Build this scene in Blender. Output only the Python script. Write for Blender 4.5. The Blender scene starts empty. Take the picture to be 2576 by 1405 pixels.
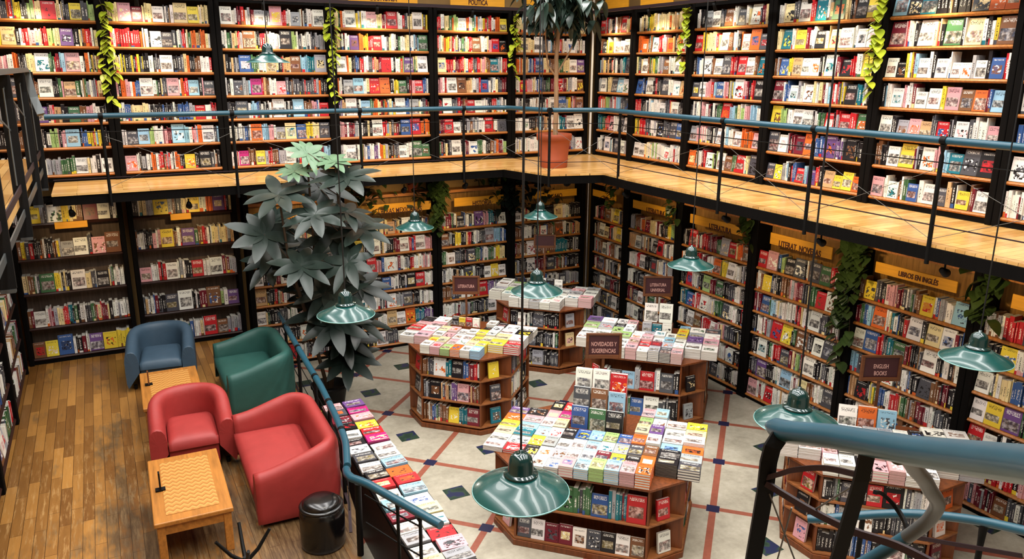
import bpy, bmesh, math, random
from mathutils import Vector, Matrix
R=random.Random(7)
PI=math.pi
C=bpy.context.scene.collection
# ------------------------------------------------------------------ materials
def newmat(name):
    m=bpy.data.materials.new(name); m.use_nodes=True
    nt=m.node_tree; nt.nodes.clear()
    out=nt.nodes.new('ShaderNodeOutputMaterial'); b=nt.nodes.new('ShaderNodeBsdfPrincipled')
    nt.links.new(b.outputs[0],out.inputs[0])
    return m,nt,b
def lin(c):
    return tuple(((x/255)/12.92 if x/255<=.04045 else ((x/255+.055)/1.055)**2.4) for x in c)
def rgba(c): return (*lin(c),1)
class NB:
    def __init__(s,nt): s.nt=nt
    def n(s,t,**k):
        nd=s.nt.nodes.new(t)
        for a,v in k.items(): setattr(nd,a,v)
        return nd
    def put(s,sock,v):
        if isinstance(v,bpy.types.NodeSocket): s.nt.links.new(v,sock)
        else:
            if sock.type=='RGBA' and len(v)==3: v=(*v,1)
            sock.default_value=v
    def m(s,op,*a):
        nd=s.n('ShaderNodeMath',operation=op)
        for i,v in enumerate(a): s.put(nd.inputs[i],v)
        return nd.outputs[0]
    def mix(s,f,a,b,bt='MIX'):
        nd=s.n('ShaderNodeMix',data_type='RGBA',blend_type=bt)
        s.put(nd.inputs[0],f); s.put(nd.inputs[6],a); s.put(nd.inputs[7],b)
        return nd.outputs[2]
    def sep(s,v):
        nd=s.n('ShaderNodeSeparateXYZ'); s.put(nd.inputs[0],v); return nd.outputs
    def com(s,x,y,z):
        nd=s.n('ShaderNodeCombineXYZ')
        for i,v in enumerate((x,y,z)): s.put(nd.inputs[i],v)
        return nd.outputs[0]
    def noise(s,v,scale,detail=2,rough=.5):
        nd=s.n('ShaderNodeTexNoise'); s.put(nd.inputs['Vector'],v)
        nd.inputs['Scale'].default_value=scale; nd.inputs['Detail'].default_value=detail; nd.inputs['Roughness'].default_value=rough
        return nd.outputs['Fac'],nd.outputs['Color']
    def ramp(s,f,*st):
        nd=s.n('ShaderNodeValToRGB'); s.put(nd.inputs[0],f)
        e=nd.color_ramp.elements
        while len(e)<len(st): e.new(.5)
        for i,(p,c) in enumerate(st): e[i].position=p; e[i].color=c if len(c)==4 else (*c,1)
        return nd.outputs[0]
    def obj(s): return s.n('ShaderNodeTexCoord').outputs['Object']
    def pos(s): return s.n('ShaderNodeNewGeometry').outputs['Position']
    def step(s,f,t): return s.m('GREATER_THAN',f,t)
def plain(name,c,rough=.5,metal=0,var=.0,spec=.5,coat=0):
    m,nt,b=newmat(name); B=NB(nt)
    col=rgba(c)
    if var:
        f,_=B.noise(B.obj(),9,3)
        d=tuple(x*(1-var) for x in lin(c)); u=tuple(min(1,x*(1+var)) for x in lin(c))
        col=B.mix(f,d,u)
    B.put(b.inputs['Base Color'],col)
    b.inputs['Roughness'].default_value=rough; b.inputs['Metallic'].default_value=metal
    b.inputs['Specular IOR Level'].default_value=spec; b.inputs['Coat Weight'].default_value=coat
    return m
def wood(name,c,axis=0,rough=.45,scale=6,contrast=.45,coat=0,spec=.4):
    m,nt,b=newmat(name); B=NB(nt)
    x,y,z=B.sep(B.obj()); v=[x,y,z]
    v[axis]=B.m('MULTIPLY',v[axis],.08)
    f,_=B.noise(B.com(*v),scale*5,4,.6)
    g,_=B.noise(B.obj(),2.5,2)
    l=lin(c)
    col=B.ramp(f,(.3,tuple(q*(1-contrast) for q in l)),(.7,tuple(min(1,q*(1+contrast*.6)) for q in l)))
    col=B.mix(B.m('MULTIPLY',g,.35),col,tuple(q*.55 for q in l))
    B.put(b.inputs['Base Color'],col); b.inputs['Roughness'].default_value=rough; b.inputs['Coat Weight'].default_value=coat; b.inputs['Specular IOR Level'].default_value=spec
    return m
def planks(name,c1,c2,w,l,along,rough,worn=None,coat=0):
    """floorboards: brick texture in world metres, boards run along axis 'along'"""
    m,nt,b=newmat(name); B=NB(nt)
    x,y,z=B.sep(B.pos())
    v=B.com(x,y,0) if along==0 else B.com(y,x,0)
    br=B.n('ShaderNodeTexBrick',offset=.37,squash=1)
    B.put(br.inputs['Vector'],v)
    for k,q in (('Color1',(0,0,0,1)),('Color2',(1,1,1,1)),('Mortar',(.5,.5,.5,1)),('Scale',1),('Mortar Size',.0022),('Brick Width',l),('Row Height',w),('Bias',0)): br.inputs[k].default_value=q
    vv=B.com(B.m('MULTIPLY',x,.1 if along==0 else 1),B.m('MULTIPLY',y,.1 if along==1 else 1),0)
    f,_=B.noise(vv,34,4,.65)
    t=B.m('ADD',B.m('MULTIPLY',br.outputs['Color'],.6),B.m('MULTIPLY',f,.4))
    col=B.ramp(t,(.12,lin(c1)),(.55,tuple((a+d)/2 for a,d in zip(lin(c1),lin(c2)))),(.9,lin(c2)))
    if worn:
        g,_=B.noise(B.com(B.m('MULTIPLY',x,1.3),B.m('MULTIPLY',y,.55),0),1.5,4,.62)
        h,_=B.noise(vv,26,5,.75)
        ax=B.m('MINIMUM',1,B.m('MAXIMUM',0,B.m('DIVIDE',B.m('ADD',x,9.75),1.1)))
        ay=B.m('MINIMUM',1,B.m('MAXIMUM',0,B.m('DIVIDE',B.m('SUBTRACT',-2.3,y),2.2)))
        near=B.m('MULTIPLY',.10,B.m('MINIMUM',1,B.m('MAXIMUM',0,B.m('DIVIDE',B.m('SUBTRACT',-5.0,y),1.5))))
        q=B.m('ADD',B.m('ADD',B.m('MULTIPLY',g,1.15),B.m('MULTIPLY',h,.5)),B.m('ADD',near,B.m('MULTIPLY',B.m('MULTIPLY',ax,ay),.20)))
        q=B.m('ADD',q,B.m('MULTIPLY',B.m('SUBTRACT',br.outputs['Color'],.5),.14))
        k2=B.m('MINIMUM',1,B.m('MAXIMUM',0,B.m('MULTIPLY',B.m('SUBTRACT',q,.93),6)))
        pale=B.m('MULTIPLY',B.m('MULTIPLY',ay,.8),B.m('MINIMUM',1,B.m('MAXIMUM',0,B.m('MULTIPLY',B.m('SUBTRACT',h,.52),6))))
        col=B.mix(pale,col,lin((196,156,100)))
        dk=B.mix(B.m('MINIMUM',1,B.m('MAXIMUM',0,B.m('MULTIPLY',B.m('SUBTRACT',h,.35),3.2))),lin((34,25,17)),lin((112,90,62)))
        col=B.mix(B.m('MULTIPLY',k2,.88),col,dk)
    col=B.mix(br.outputs['Fac'],col,tuple(q*.25 for q in lin(c1)))
    B.put(b.inputs['Base Color'],col); b.inputs['Roughness'].default_value=rough; b.inputs['Coat Weight'].default_value=coat
    return m
def concrete_floor():
    m,nt,b=newmat('polished_concrete'); B=NB(nt)
    x,y,z=B.sep(B.pos())
    px=B.m('ADD',x,5.25); py=B.m('ADD',y,.96); k=.70711/1.216
    a=B.m('MULTIPLY',B.m('ADD',px,py),k); c=B.m('MULTIPLY',B.m('SUBTRACT',px,py),k)
    def dist(q,o): # distance to nearest integer (+o)
        return B.m('ABSOLUTE',B.m('SUBTRACT',B.m('FRACT',B.m('ADD',q,o)),.5))
    da,dc=dist(a,.5),dist(c,.5)
    line=B.m('LESS_THAN',B.m('MINIMUM',da,dc),.033)
    sq=B.m('LESS_THAN',B.m('MAXIMUM',da,dc),.062)
    ha,hc=dist(a,0),dist(c,0)
    dia=B.m('LESS_THAN',B.m('ADD',ha,hc),.155)
    f,_=B.noise(B.com(x,y,0),2.2,4,.6); g,_=B.noise(B.com(x,y,0),14,4,.65)
    col=B.ramp(B.m('ADD',B.m('MULTIPLY',f,.6),B.m('MULTIPLY',g,.4)),(.3,lin((140,133,116))),(.55,lin((172,164,146))),(.75,lin((192,186,170))))
    col=B.mix(line,col,B.mix(g,lin((120,62,46)),lin((160,92,72))))
    col=B.mix(sq,col,lin((24,24,58)))
    bl,_=B.noise(B.com(x,y,5),6,1)
    col=B.mix(dia,col,B.ramp(bl,(.42,lin((22,46,36))),(.5,lin((40,62,44))),(.55,lin((26,34,66)))))
    B.put(b.inputs['Base Color'],col); b.inputs['Roughness'].default_value=.42
    return m
def book_mat():
    """paper and card: base colour, second colour and print come from each book's own attributes"""
    m,nt,b=newmat('book_card_and_paper'); B=NB(nt)
    def at(n): 
        q=B.n('ShaderNodeAttribute'); q.attribute_name=n; return q.outputs['Color']
    c1,c2,p=at('col'),at('col2'),at('pat')
    seed,typ,tone=B.sep(p)
    uv=B.n('ShaderNodeUVMap'); uv.uv_map='UVMap'
    u,v,_=B.sep(uv.outputs[0])
    iscov=B.step(typ,.75); ispine=B.m('MULTIPLY',B.step(typ,.25),B.m('SUBTRACT',1,iscov)); ispage=B.m('LESS_THAN',typ,.25)
    s1=B.m('MULTIPLY',seed,91.7); s2=B.m('FRACT',B.m('MULTIPLY',seed,17.31)); s3=B.m('FRACT',B.m('MULTIPLY',seed,53.77))
    art,_=B.noise(B.com(B.m('ADD',u,s1),B.m('MULTIPLY',v,1.4),s1),3.2,3,.6)
    art2,acol=B.noise(B.com(B.m('ADD',u,s1),B.m('MULTIPLY',v,1.4),B.m('ADD',s1,9)),5.5,2)
    lo=B.m('ADD',.06,B.m('MULTIPLY',s2,.2)); hi=B.m('ADD',.5,B.m('MULTIPLY',s3,.2))
    reg=B.m('MULTIPLY',B.m('MULTIPLY',B.step(v,lo),B.m('LESS_THAN',v,hi)),B.m('MULTIPLY',B.step(u,B.m('MULTIPLY',s3,.2)),B.m('LESS_THAN',u,B.m('SUBTRACT',1,B.m('MULTIPLY',s2,.2)))))
    am=B.m('MULTIPLY',B.m('MULTIPLY',B.step(art,.53),reg),iscov)
    am2=B.m('MULTIPLY',B.m('MULTIPLY',B.step(art2,.6),reg),iscov)
    pic=B.m('MULTIPLY',B.m('MULTIPLY',reg,iscov),B.step(s2,.55))
    col=B.mix(B.m('MULTIPLY',pic,.55),c1,c2)
    col=B.mix(am,col,c2)
    col=B.mix(am2,col,B.mix(B.step(seed,.5),lin((30,26,26)),lin((240,235,225))))
    fine,fcol=B.noise(B.com(B.m('ADD',u,s1),B.m('MULTIPLY',v,1.4),s1),4.5,5,.62)
    ph=B.m('MULTIPLY',B.m('MULTIPLY',reg,iscov),B.m('MULTIPLY',B.m('LESS_THAN',s3,.62),.85))
    shade_=B.ramp(fine,(.30,(.02,.018,.02)),(.47,(.16,.14,.13)),(.62,(.8,.76,.7)))
    col=B.mix(ph,col,B.mix(.45,shade_,B.mix(fine,c2,c1),'MULTIPLY'))
    txt=B.mix(B.step(tone,.5),lin((24,20,20)),lin((245,240,230)))
    rows=B.m('MULTIPLY',v,19); lt=B.m('FRACT',rows)
    tn,_=B.noise(B.com(B.m('ADD',B.m('MULTIPLY',u,26),s1),B.m('MULTIPLY',B.m('FLOOR',rows),7.3),0),1,0)
    tb=B.m('ADD',.72,B.m('MULTIPLY',s3,.17))
    tm=B.m('MULTIPLY',B.m('MULTIPLY',B.step(v,tb),B.m('LESS_THAN',v,.93)),B.m('MULTIPLY',B.m('MULTIPLY',B.step(lt,.35),B.step(tn,.47)),B.m('MULTIPLY',B.step(u,.12),B.m('LESS_THAN',u,.88))))
    tm=B.m('MULTIPLY',tm,iscov)
    sn,_=B.noise(B.com(B.m('MULTIPLY',u,2.5),B.m('ADD',B.m('MULTIPLY',v,26),s1),0),1,1)
    sm=B.m('MULTIPLY',B.m('MULTIPLY',B.step(u,.3),B.m('LESS_THAN',u,.7)),B.m('MULTIPLY',B.m('MULTIPLY',B.step(v,.22),B.m('LESS_THAN',v,B.m('ADD',.6,B.m('MULTIPLY',s2,.3)))),B.step(sn,.5)))
    sm=B.m('MULTIPLY',sm,ispine)
    bd=B.m('MULTIPLY',B.m('MULTIPLY',B.m('LESS_THAN',v,B.m('ADD',.08,B.m('MULTIPLY',s3,.14))),B.step(s2,.6)),ispine)
    col=B.mix(bd,col,c2)
    col=B.mix(B.m('MULTIPLY',B.m('MAXIMUM',tm,sm),.85),col,txt)
    pn,_=B.noise(B.com(B.m('MULTIPLY',u,3),B.m('ADD',B.m('MULTIPLY',v,60),s1),0),1,1)
    page=B.mix(pn,lin((176,168,152)),lin((240,236,226)))
    col=B.mix(ispage,col,page)
    B.put(b.inputs['Base Color'],col)
    B.put(b.inputs['Roughness'],B.m('ADD',.38,B.m('MULTIPLY',ispage,.5)))
    b.inputs['Specular IOR Level'].default_value=.35
    return m
def leather(name,c):
    m,nt,b=newmat(name); B=NB(nt)
    f,_=B.noise(B.obj(),7,3); l=lin(c)
    B.put(b.inputs['Base Color'],B.mix(f,tuple(q*.82 for q in l),tuple(min(1,q*1.12) for q in l)))
    b.inputs['Roughness'].default_value=.5; b.inputs['Specular IOR Level'].default_value=.35
    g,_=B.noise(B.obj(),240,2); w,_=B.noise(B.obj(),11,2)
    bp=B.n('ShaderNodeBump'); bp.inputs['Strength'].default_value=.25; bp.inputs['Distance'].default_value=.01
    B.put(bp.inputs['Height'],B.m('ADD',B.m('MULTIPLY',g,.12),w)); nt.links.new(bp.outputs[0],b.inputs['Normal'])
    return m
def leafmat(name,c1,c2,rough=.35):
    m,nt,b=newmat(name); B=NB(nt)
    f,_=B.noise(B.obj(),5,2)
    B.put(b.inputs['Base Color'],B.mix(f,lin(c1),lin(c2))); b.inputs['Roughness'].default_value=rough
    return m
def weave_mat():
    m,nt,b=newmat('parquet_inlay'); B=NB(nt)
    x,y,z=B.sep(B.obj())
    zz=B.m('PINGPONG',B.m('MULTIPLY',x,15),.5)
    t=B.m('FRACT',B.m('ADD',B.m('MULTIPLY',y,13),B.m('MULTIPLY',zz,1.0)))
    f,_=B.noise(B.com(x,y,0),40,3)
    col=B.ramp(B.m('ADD',B.m('MULTIPLY',t,.7),B.m('MULTIPLY',f,.3)),(.2,lin((156,100,42))),(.5,lin((184,128,62))),(.85,lin((204,152,82))))
    B.put(b.inputs['Base Color'],col); b.inputs['Roughness'].default_value=.4
    return m
def glow(name,c,s):
    m,nt,b=newmat(name); b.inputs['Emission Color'].default_value=rgba(c); b.inputs['Emission Strength'].default_value=s
    b.inputs['Base Color'].default_value=rgba(c); return m
M=dict(
 book=book_mat(), shelf=wood('honey_shelf_wood',(190,120,56),0,.45), shelfy=wood('honey_shelf_wood_side',(205,142,72),1,.45),
 dark=wood('near_black_wood',(9,7,6),2,.7,6,.45,0,.1), back=wood('shelf_back_board',(66,44,26),2,.7), tan=wood('tan_back_board',(168,122,60),2,.6),
 maho=wood('dark_mahogany',(52,24,18),0,.45), greyback=wood('grey_brown_back',(96,78,64),2,.7),
 isl=wood('red_brown_cabinet_wood',(118,62,28),2,.42), isle=wood('cabinet_shelf_edge',(150,92,50),0,.4),
 teal=plain('teal_painted_steel',(33,76,92),.3,0,.14), steel=plain('black_steel',(6,6,6),.55,0,0,.2), grey=plain('brushed_grey_steel',(84,88,88),.4,.4,.2),
 mauve=plain('dark_flat_bar',(44,30,34),.5,0,0,.3), wire=plain('steel_cable',(110,110,108),.4,.6), blackcord=plain('black_cord',(10,10,10),.6),
 enamel=plain('green_enamel',(8,66,62),.26,.0,.08,.5,.25), cap=plain('dark_green_enamel',(4,44,42),.16,0,0,.7,.4), white=plain('white_enamel',(230,228,220),.5),
 rim=plain('pale_rim',(120,165,160),.3,.2),
 red=leather('coral_red_leather',(152,50,47)), blue=leather('slate_blue_leather',(58,78,94)), green=leather('bottle_green_leather',(38,80,73)),
 blk=plain('black_vinyl',(10,10,11),.22,0,0,.6), sign=wood('yellow_sign_board',(232,164,40),0,.5,6,.14), letter=plain('sign_letter_red_brown',(70,24,18),.5),
 panel=plain('maroon_panel',(58,20,26),.5), pale=plain('pale_letter',(196,150,140),.5), frame=wood('brown_sign_frame',(104,60,32),0,.45),
 terra=plain('terracotta',(158,74,42),.6,0,.15), soil=plain('soil',(40,28,20),.9), trunk=wood('pale_trunk',(168,132,96),2,.7), stem=plain('brown_stem',(62,46,28),.7),
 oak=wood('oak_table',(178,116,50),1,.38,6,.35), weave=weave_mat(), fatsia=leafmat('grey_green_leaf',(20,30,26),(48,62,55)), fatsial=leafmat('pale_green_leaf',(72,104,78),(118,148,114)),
 fatsiad=leafmat('deep_and_shaded_green_leaf',(10,17,14),(30,42,36)), vine=leafmat('yellow_green_leaf',(120,150,30),(206,212,60)), vined=leafmat('dark_vine_leaf',(22,38,18),(72,92,44)), tree=leafmat('tree_leaf',(20,36,28),(60,80,68)),
 wall=plain('ochre_wall',(150,116,66),.8,0,.1), plaster=plain('plaster',(190,182,166),.8,0,.06), conc=concrete_floor(),
 lounge=planks('worn_oak_boards',(104,66,28),(178,126,62),.105,.8,1,.36,True), gal=planks('pale_oak_boards',(196,142,74),(232,186,116),.1,.9,0,.28), galy=planks('pale_oak_boards_side',(196,142,74),(232,186,116),.1,.9,1,.28),
 chrome=plain('chrome',(205,205,208),.18,.9), bulb=glow('lit_bulb',(255,214,150),30), spot=glow('spot_lens',(255,226,180),14), paper=plain('white_paper',(236,234,228),.7), silver=plain('silver_plate',(180,176,168),.25,.8))
# ------------------------------------------------------------------ mesh builder
class MB:
    def __init__(s): s.v=[]; s.f=[]; s.sm=[]
    def add(s,vs,fs,smooth=False,T=None):
        b=len(s.v); s.v+=[tuple(T@Vector(q)) for q in vs] if T else [tuple(q) for q in vs]
        s.f+=[tuple(b+i for i in f) for f in fs]; s.sm+=[smooth]*len(fs); return s
    def box(s,x0,x1,y0,y1,z0,z1,T=None):
        return s.add([(x0,y0,z0),(x1,y0,z0),(x1,y1,z0),(x0,y1,z0),(x0,y0,z1),(x1,y0,z1),(x1,y1,z1),(x0,y1,z1)],
            [(0,3,2,1),(4,5,6,7),(0,1,5,4),(1,2,6,5),(2,3,7,6),(3,0,4,7)],False,T)
    def prism(s,p,z0,z1,T=None):
        n=len(p); return s.add([(x,y,z0) for x,y in p]+[(x,y,z1) for x,y in p],[tuple(range(n))[::-1],tuple(range(n,2*n))]+[(i,(i+1)%n,n+(i+1)%n,n+i) for i in range(n)],False,T)
    def tube(s,P,r,k=10,cap=True):
        P=[Vector(p) for p in P]; n=len(P); rr=r if isinstance(r,(list,tuple)) else [r]*n
        up=Vector((0,0,1)); vs=[]; 
        t0=(P[1]-P[0]).normalized(); a=t0.cross(up if abs(t0.z)<.95 else Vector((1,0,0))).normalized()
        for i in range(n):
            t=((P[min(i+1,n-1)]-P[i]).normalized()+(P[i]-P[max(i-1,0)]).normalized()).normalized() if 0<i<n-1 else (P[1]-P[0] if i==0 else P[-1]-P[-2]).normalized()
            a=(a-t*a.dot(t)).normalized(); b=t.cross(a)
            vs+=[P[i]+(a*math.cos(2*PI*j/k)+b*math.sin(2*PI*j/k))*rr[i] for j in range(k)]
        fs=[(i*k+j,i*k+(j+1)%k,(i+1)*k+(j+1)%k,(i+1)*k+j) for i in range(n-1) for j in range(k)]
        s.add(vs,fs,True)
        if cap: s.add(vs[:k],[tuple(range(k))[::-1]]); s.add(vs[-k:],[tuple(range(k))])
        return s
    @staticmethod
    def curve(P,n=5):
        """points of a smooth line through P"""
        P=[Vector(p) for p in P]; Q=[]
        for i in range(len(P)-1):
            a,b,c,d=P[max(i-1,0)],P[i],P[i+1],P[min(i+2,len(P)-1)]
            for k in range(n):
                t=k/n; Q.append(.5*((2*b)+(c-a)*t+(2*a-5*b+4*c-d)*t*t+(3*b-a-3*c+d)*t**3))
        return Q+[P[-1]]
    def bar(s,P,w,t,side=None):
        """flat bar of width w, thickness t along path P"""
        P=[Vector(p) for p in P]; n=len(P); vs=[]
        for i in range(n):
            d=(P[min(i+1,n-1)]-P[max(i-1,0)]).normalized()
            a=Vector(side).normalized() if side else d.cross(Vector((0,0,1))).normalized()
            a=(a-d*a.dot(d)).normalized(); b=d.cross(a)
            vs+=[P[i]+a*w/2+b*t/2,P[i]-a*w/2+b*t/2,P[i]-a*w/2-b*t/2,P[i]+a*w/2-b*t/2]
        fs=[(i*4+j,i*4+(j+1)%4,(i+1)*4+(j+1)%4,(i+1)*4+j) for i in range(n-1) for j in range(4)]+[(3,2,1,0),(n*4-4,n*4-3,n*4-2,n*4-1)]
        return s.add(vs,fs)
    def lathe(s,prof,k=32,T=None):
        vs=[]; 
        for r,z in prof: vs+=[(r*math.cos(2*PI*j/k),r*math.sin(2*PI*j/k),z) for j in range(k)]
        n=len(prof); fs=[(i*k+j,i*k+(j+1)%k,(i+1)*k+(j+1)%k,(i+1)*k+j) for i in range(n-1) for j in range(k)]
        s.add(vs,fs,True,T)
        if prof[0][0]>1e-4: s.add(vs[:k],[tuple(range(k))[::-1]],False,T)
        if prof[-1][0]>1e-4: s.add(vs[-k:],[tuple(range(k))],False,T)
        return s
    def mesh(s,name,mat,o=(0,0,0)):
        me=bpy.data.meshes.new(name); me.from_pydata([(a-o[0],b-o[1],c-o[2]) for a,b,c in s.v],[],s.f)
        me.polygons.foreach_set('use_smooth',s.sm); me.materials.append(mat); me.update(); return me
    def build(s,name,mat,parent=None,loc=(0,0,0),bevel=0,sub=0,local=True):
        """mesh object at loc; vertices are given relative to loc when local, else in the parent's (or world) frame"""
        me=s.mesh(name,mat,(0,0,0) if local else loc)
        o=bpy.data.objects.new(name,me); C.objects.link(o); o.location=loc
        if parent: o.parent=parent
        if bevel:
            q=o.modifiers.new('b','BEVEL'); q.width=bevel; q.segments=2; q.limit_method='ANGLE'
        if sub:
            q=o.modifiers.new('s','SUBSURF'); q.levels=sub; q.render_levels=sub
        return o
def tag(o,label,cat,group=None,kind=None):
    o['label']=label; o['category']=cat
    if group: o['group']=group
    if kind: o['kind']=kind
    return o
def thing(name,label,cat,loc=(0,0,0),rz=0,group=None,kind=None):
    o=bpy.data.objects.new(name,None); C.objects.link(o); o.location=loc; o.rotation_euler=(0,0,rz); o.empty_display_size=.1
    return tag(o,label,cat,group,kind)
def text(name,s,size,mat,parent,M4,sx=1,ext=.004):
    """lettering as a mesh"""
    cu=bpy.data.curves.new(name,'FONT'); cu.body=s; cu.size=size; cu.align_x='CENTER'; cu.align_y='CENTER'; cu.extrude=ext; cu.offset=size*.012; cu.resolution_u=3
    t=bpy.data.objects.new(name,cu); C.objects.link(t); bpy.context.view_layer.update()
    me=bpy.data.meshes.new_from_object(t.evaluated_get(bpy.context.evaluated_depsgraph_get()))
    bpy.data.objects.remove(t); me.name=name; me.materials.clear(); me.materials.append(mat)
    o=bpy.data.objects.new(name,me); C.objects.link(o); o.parent=parent
    o.matrix_local=M4@Matrix.Diagonal((sx,1,1,1)); return o
ORD='zeroth first second third fourth fifth sixth seventh eighth ninth tenth eleventh twelfth thirteenth fourteenth fifteenth sixteenth seventeenth eighteenth nineteenth twentieth'.split()
TENS={2:'twenty',3:'thirty',4:'forty',5:'fifty',6:'sixty',7:'seventy',8:'eighty',9:'ninety'}
TENO={2:'twentieth',3:'thirtieth',4:'fortieth',5:'fiftieth',6:'sixtieth',7:'seventieth',8:'eightieth',9:'ninetieth'}
def nth(n): return ORD[n] if n<=20 else (TENO[n//10] if n%10==0 else TENS[n//10]+'-'+ORD[n%10])
# camera frame (only used to find which books show largest)
F=1978.; CAM=Vector((-8.66,-13.26,5.07)); yaw,tilt,roll=[math.radians(a) for a in (27.53,15.14,.29)]
fw=Vector((math.sin(yaw)*math.cos(tilt),math.cos(yaw)*math.cos(tilt),-math.sin(tilt)))
r0=Vector((math.cos(yaw),-math.sin(yaw),0)); u0=r0.cross(fw)
rt=r0*math.cos(roll)+u0*math.sin(roll); up=-r0*math.sin(roll)+u0*math.cos(roll)
def show_size(p,area,n=None):
    d=Vector(p)-CAM; z=d.dot(fw)
    if z<.2: return 0
    if abs(d.dot(rt)/z)*F>1288 or abs(d.dot(up)/z)*F>702: return 0
    k=1 if n is None else max(0,-(d.normalized().dot(n)))
    return area*k*(F/z)**2
# ------------------------------------------------------------------ books
PAL=dict(w=(236,232,222),c=(236,214,158),y=(228,200,62),o=(216,102,42),r=(190,36,42),m=(112,28,42),p=(216,158,162),f=(180,40,112),u=(104,72,126),b=(56,88,144),l=(150,192,214),
 t=(26,108,122),g=(64,104,66),e=(158,188,116),k=(30,27,30),d=(74,74,80),s=(164,164,168),n=(120,78,50),a=(204,164,118))
CN=dict(w='white',c='cream',y='yellow',o='orange',r='red',m='maroon',p='pink',f='magenta',u='purple',b='blue',l='pale blue',t='teal',g='green',e='lime green',k='black',d='dark grey',s='grey',n='brown',a='tan')
def shade(code,j=.1):
    l=lin(PAL[code]); q=1+R.uniform(-j,j)
    return tuple(max(0,min(1,x*q*(1+R.uniform(-j,j)*.4))) for x in l)
BOOKS=[]
def book(kind,T,size,code,label,group,area,norm,code2=None,flat=False,cat='book'):
    w,d,h=size; c2=code2 or R.choice('wkrydcobn' if code not in 'wc' else 'krbdotnpg')
    dark=sum(PAL[code])<330
    BOOKS.append(dict(kind=kind,T=T,size=size,code=code,col=shade(code),col2=shade(c2),seed=R.random(),tone=1. if dark else 0.,label=label,group=group,area=area,n=norm,flat=flat,cat=cat))
def book_faces(b):
    """[(quad corners, uv mode, type)] for covers, and the same for the page block"""
    w,d,h=b['size']
    def q(*i):
        P=[(0,0,0),(w,0,0),(w,d,0),(0,d,0),(0,0,h),(w,0,h),(w,d,h),(0,d,h)]; return [P[j] for j in i]
    k=b['kind']; e=.0025
    def pages(x0,x1,y0,y1,z0,z1):
        P=[(x0,y0,z0),(x1,y0,z0),(x1,y1,z0),(x0,y1,z0),(x0,y0,z1),(x1,y0,z1),(x1,y1,z1),(x0,y1,z1)]
        return [([P[j] for j in i],m,0.) for i,m in (((0,1,5,4),0),((1,2,6,5),0),((2,3,7,6),0),((3,0,4,7),0),((4,5,6,7),1),((0,3,2,1),1))]
    F_,Rr,Bk,Lf,Tp,Bt=(0,1,5,4),(1,2,6,5),(2,3,7,6),(3,0,4,7),(4,5,6,7),(0,3,2,1)
    if k=='stacked_book' or k=='magazine':
        t=min(.004,h*.3)
        cov=[(q(*Tp),0,1.),(q(*Bt),9,.5),(q(*Lf),9,.5)]
        lip=[]
        def slab(z0,z1):
            P=[(0,0,z0),(w,0,z0),(w,d,z0),(0,d,z0),(0,0,z1),(w,0,z1),(w,d,z1),(0,d,z1)]
            return [([P[j] for j in i],9,.5) for i in (F_,Rr,Bk)]
        cov+=slab(0,t)+slab(h-t,h)+[([(e,e,h-t),(e,d-e,h-t),(w,d-e,h-t),(w,e,h-t)],9,.5)]
        return cov,pages(.001,w-e,e,d-e,t,h-t)
    if k=='displayed_book':
        t=.003
        P=lambda a,bb:[(0,a,0),(w,a,0),(w,bb,0),(0,bb,0),(0,a,h),(w,a,h),(w,bb,h),(0,bb,h)]
        A=P(0,t); Z=P(d-t,d)
        g=lambda Q,i:[Q[j] for j in i]
        cov=[(q(*F_),0,1.),(q(*Lf),9,.5),(q(*Bk),9,.5),(g(A,Tp),9,.5),(g(A,Rr),9,.5),(g(A,Bk),9,.5),(g(Z,Tp),9,.5),(g(Z,Rr),9,.5),(g(Z,F_),9,.5),(q(*Bt),9,.5)]
        return cov,pages(.001,w-e,t,d-t,.001,h-e)
    cov=[(q(*F_),0,.5),(q(*Rr),9,.5),(q(*Lf),9,.5),(q(*Bk),9,.5),(q(*Bt),9,.5)]
    return cov+[(q(*Tp),1,0.)],[]
class BookMesh:
    def __init__(s): s.v=[];s.f=[];s.uv=[];s.c=[];s.c2=[];s.p=[]
    def add(s,faces,b,T=None):
        for P,m,ty in faces:
            k=len(s.v); s.v+=[tuple(T@Vector(p)) if T else p for p in P]; s.f.append((k,k+1,k+2,k+3))
            s.uv+=[(.05,.5)]*4 if m==9 else ([(0,0),(1,0),(1,1),(0,1)] if m==0 else [(0,0),(0,1),(1,1),(1,0)])
            s.c.append((*b['col'],1)); s.c2.append((*b['col2'],1)); s.p.append((b['seed'],ty,b['tone'],1))
    def mesh(s,name):
        me=bpy.data.meshes.new(name); me.from_pydata(s.v,[],s.f)
        uv=me.uv_layers.new(name='UVMap'); uv.data.foreach_set('uv',[x for q in s.uv for x in q])
        for nm,L in (('col',s.c),('col2',s.c2),('pat',s.p)):
            a=me.attributes.new(nm,'FLOAT_COLOR','FACE'); a.data.foreach_set('color',[x for q in L for x in q])
        me.materials.append(M['book']); me.update(); return me
def obj_of(name,me,T=None,parent=None):
    o=bpy.data.objects.new(name,me); C.objects.link(o)
    if parent: o.parent=parent
    if T: o.matrix_world=T
    return o
STUFF=dict(book=('shelved_books','books standing spine out, packed along the bookcase shelves beyond those nearest','books'),
 displayed_book=('displayed_books','smaller books turned face out among the spines on the far shelves','books'),
 stacked_book=('stacked_books','lower copies lying in the paperback stacks under the top books','books'),
 magazine=('magazines','under copies lying beneath the top magazines along the counter','magazines'))
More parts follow.
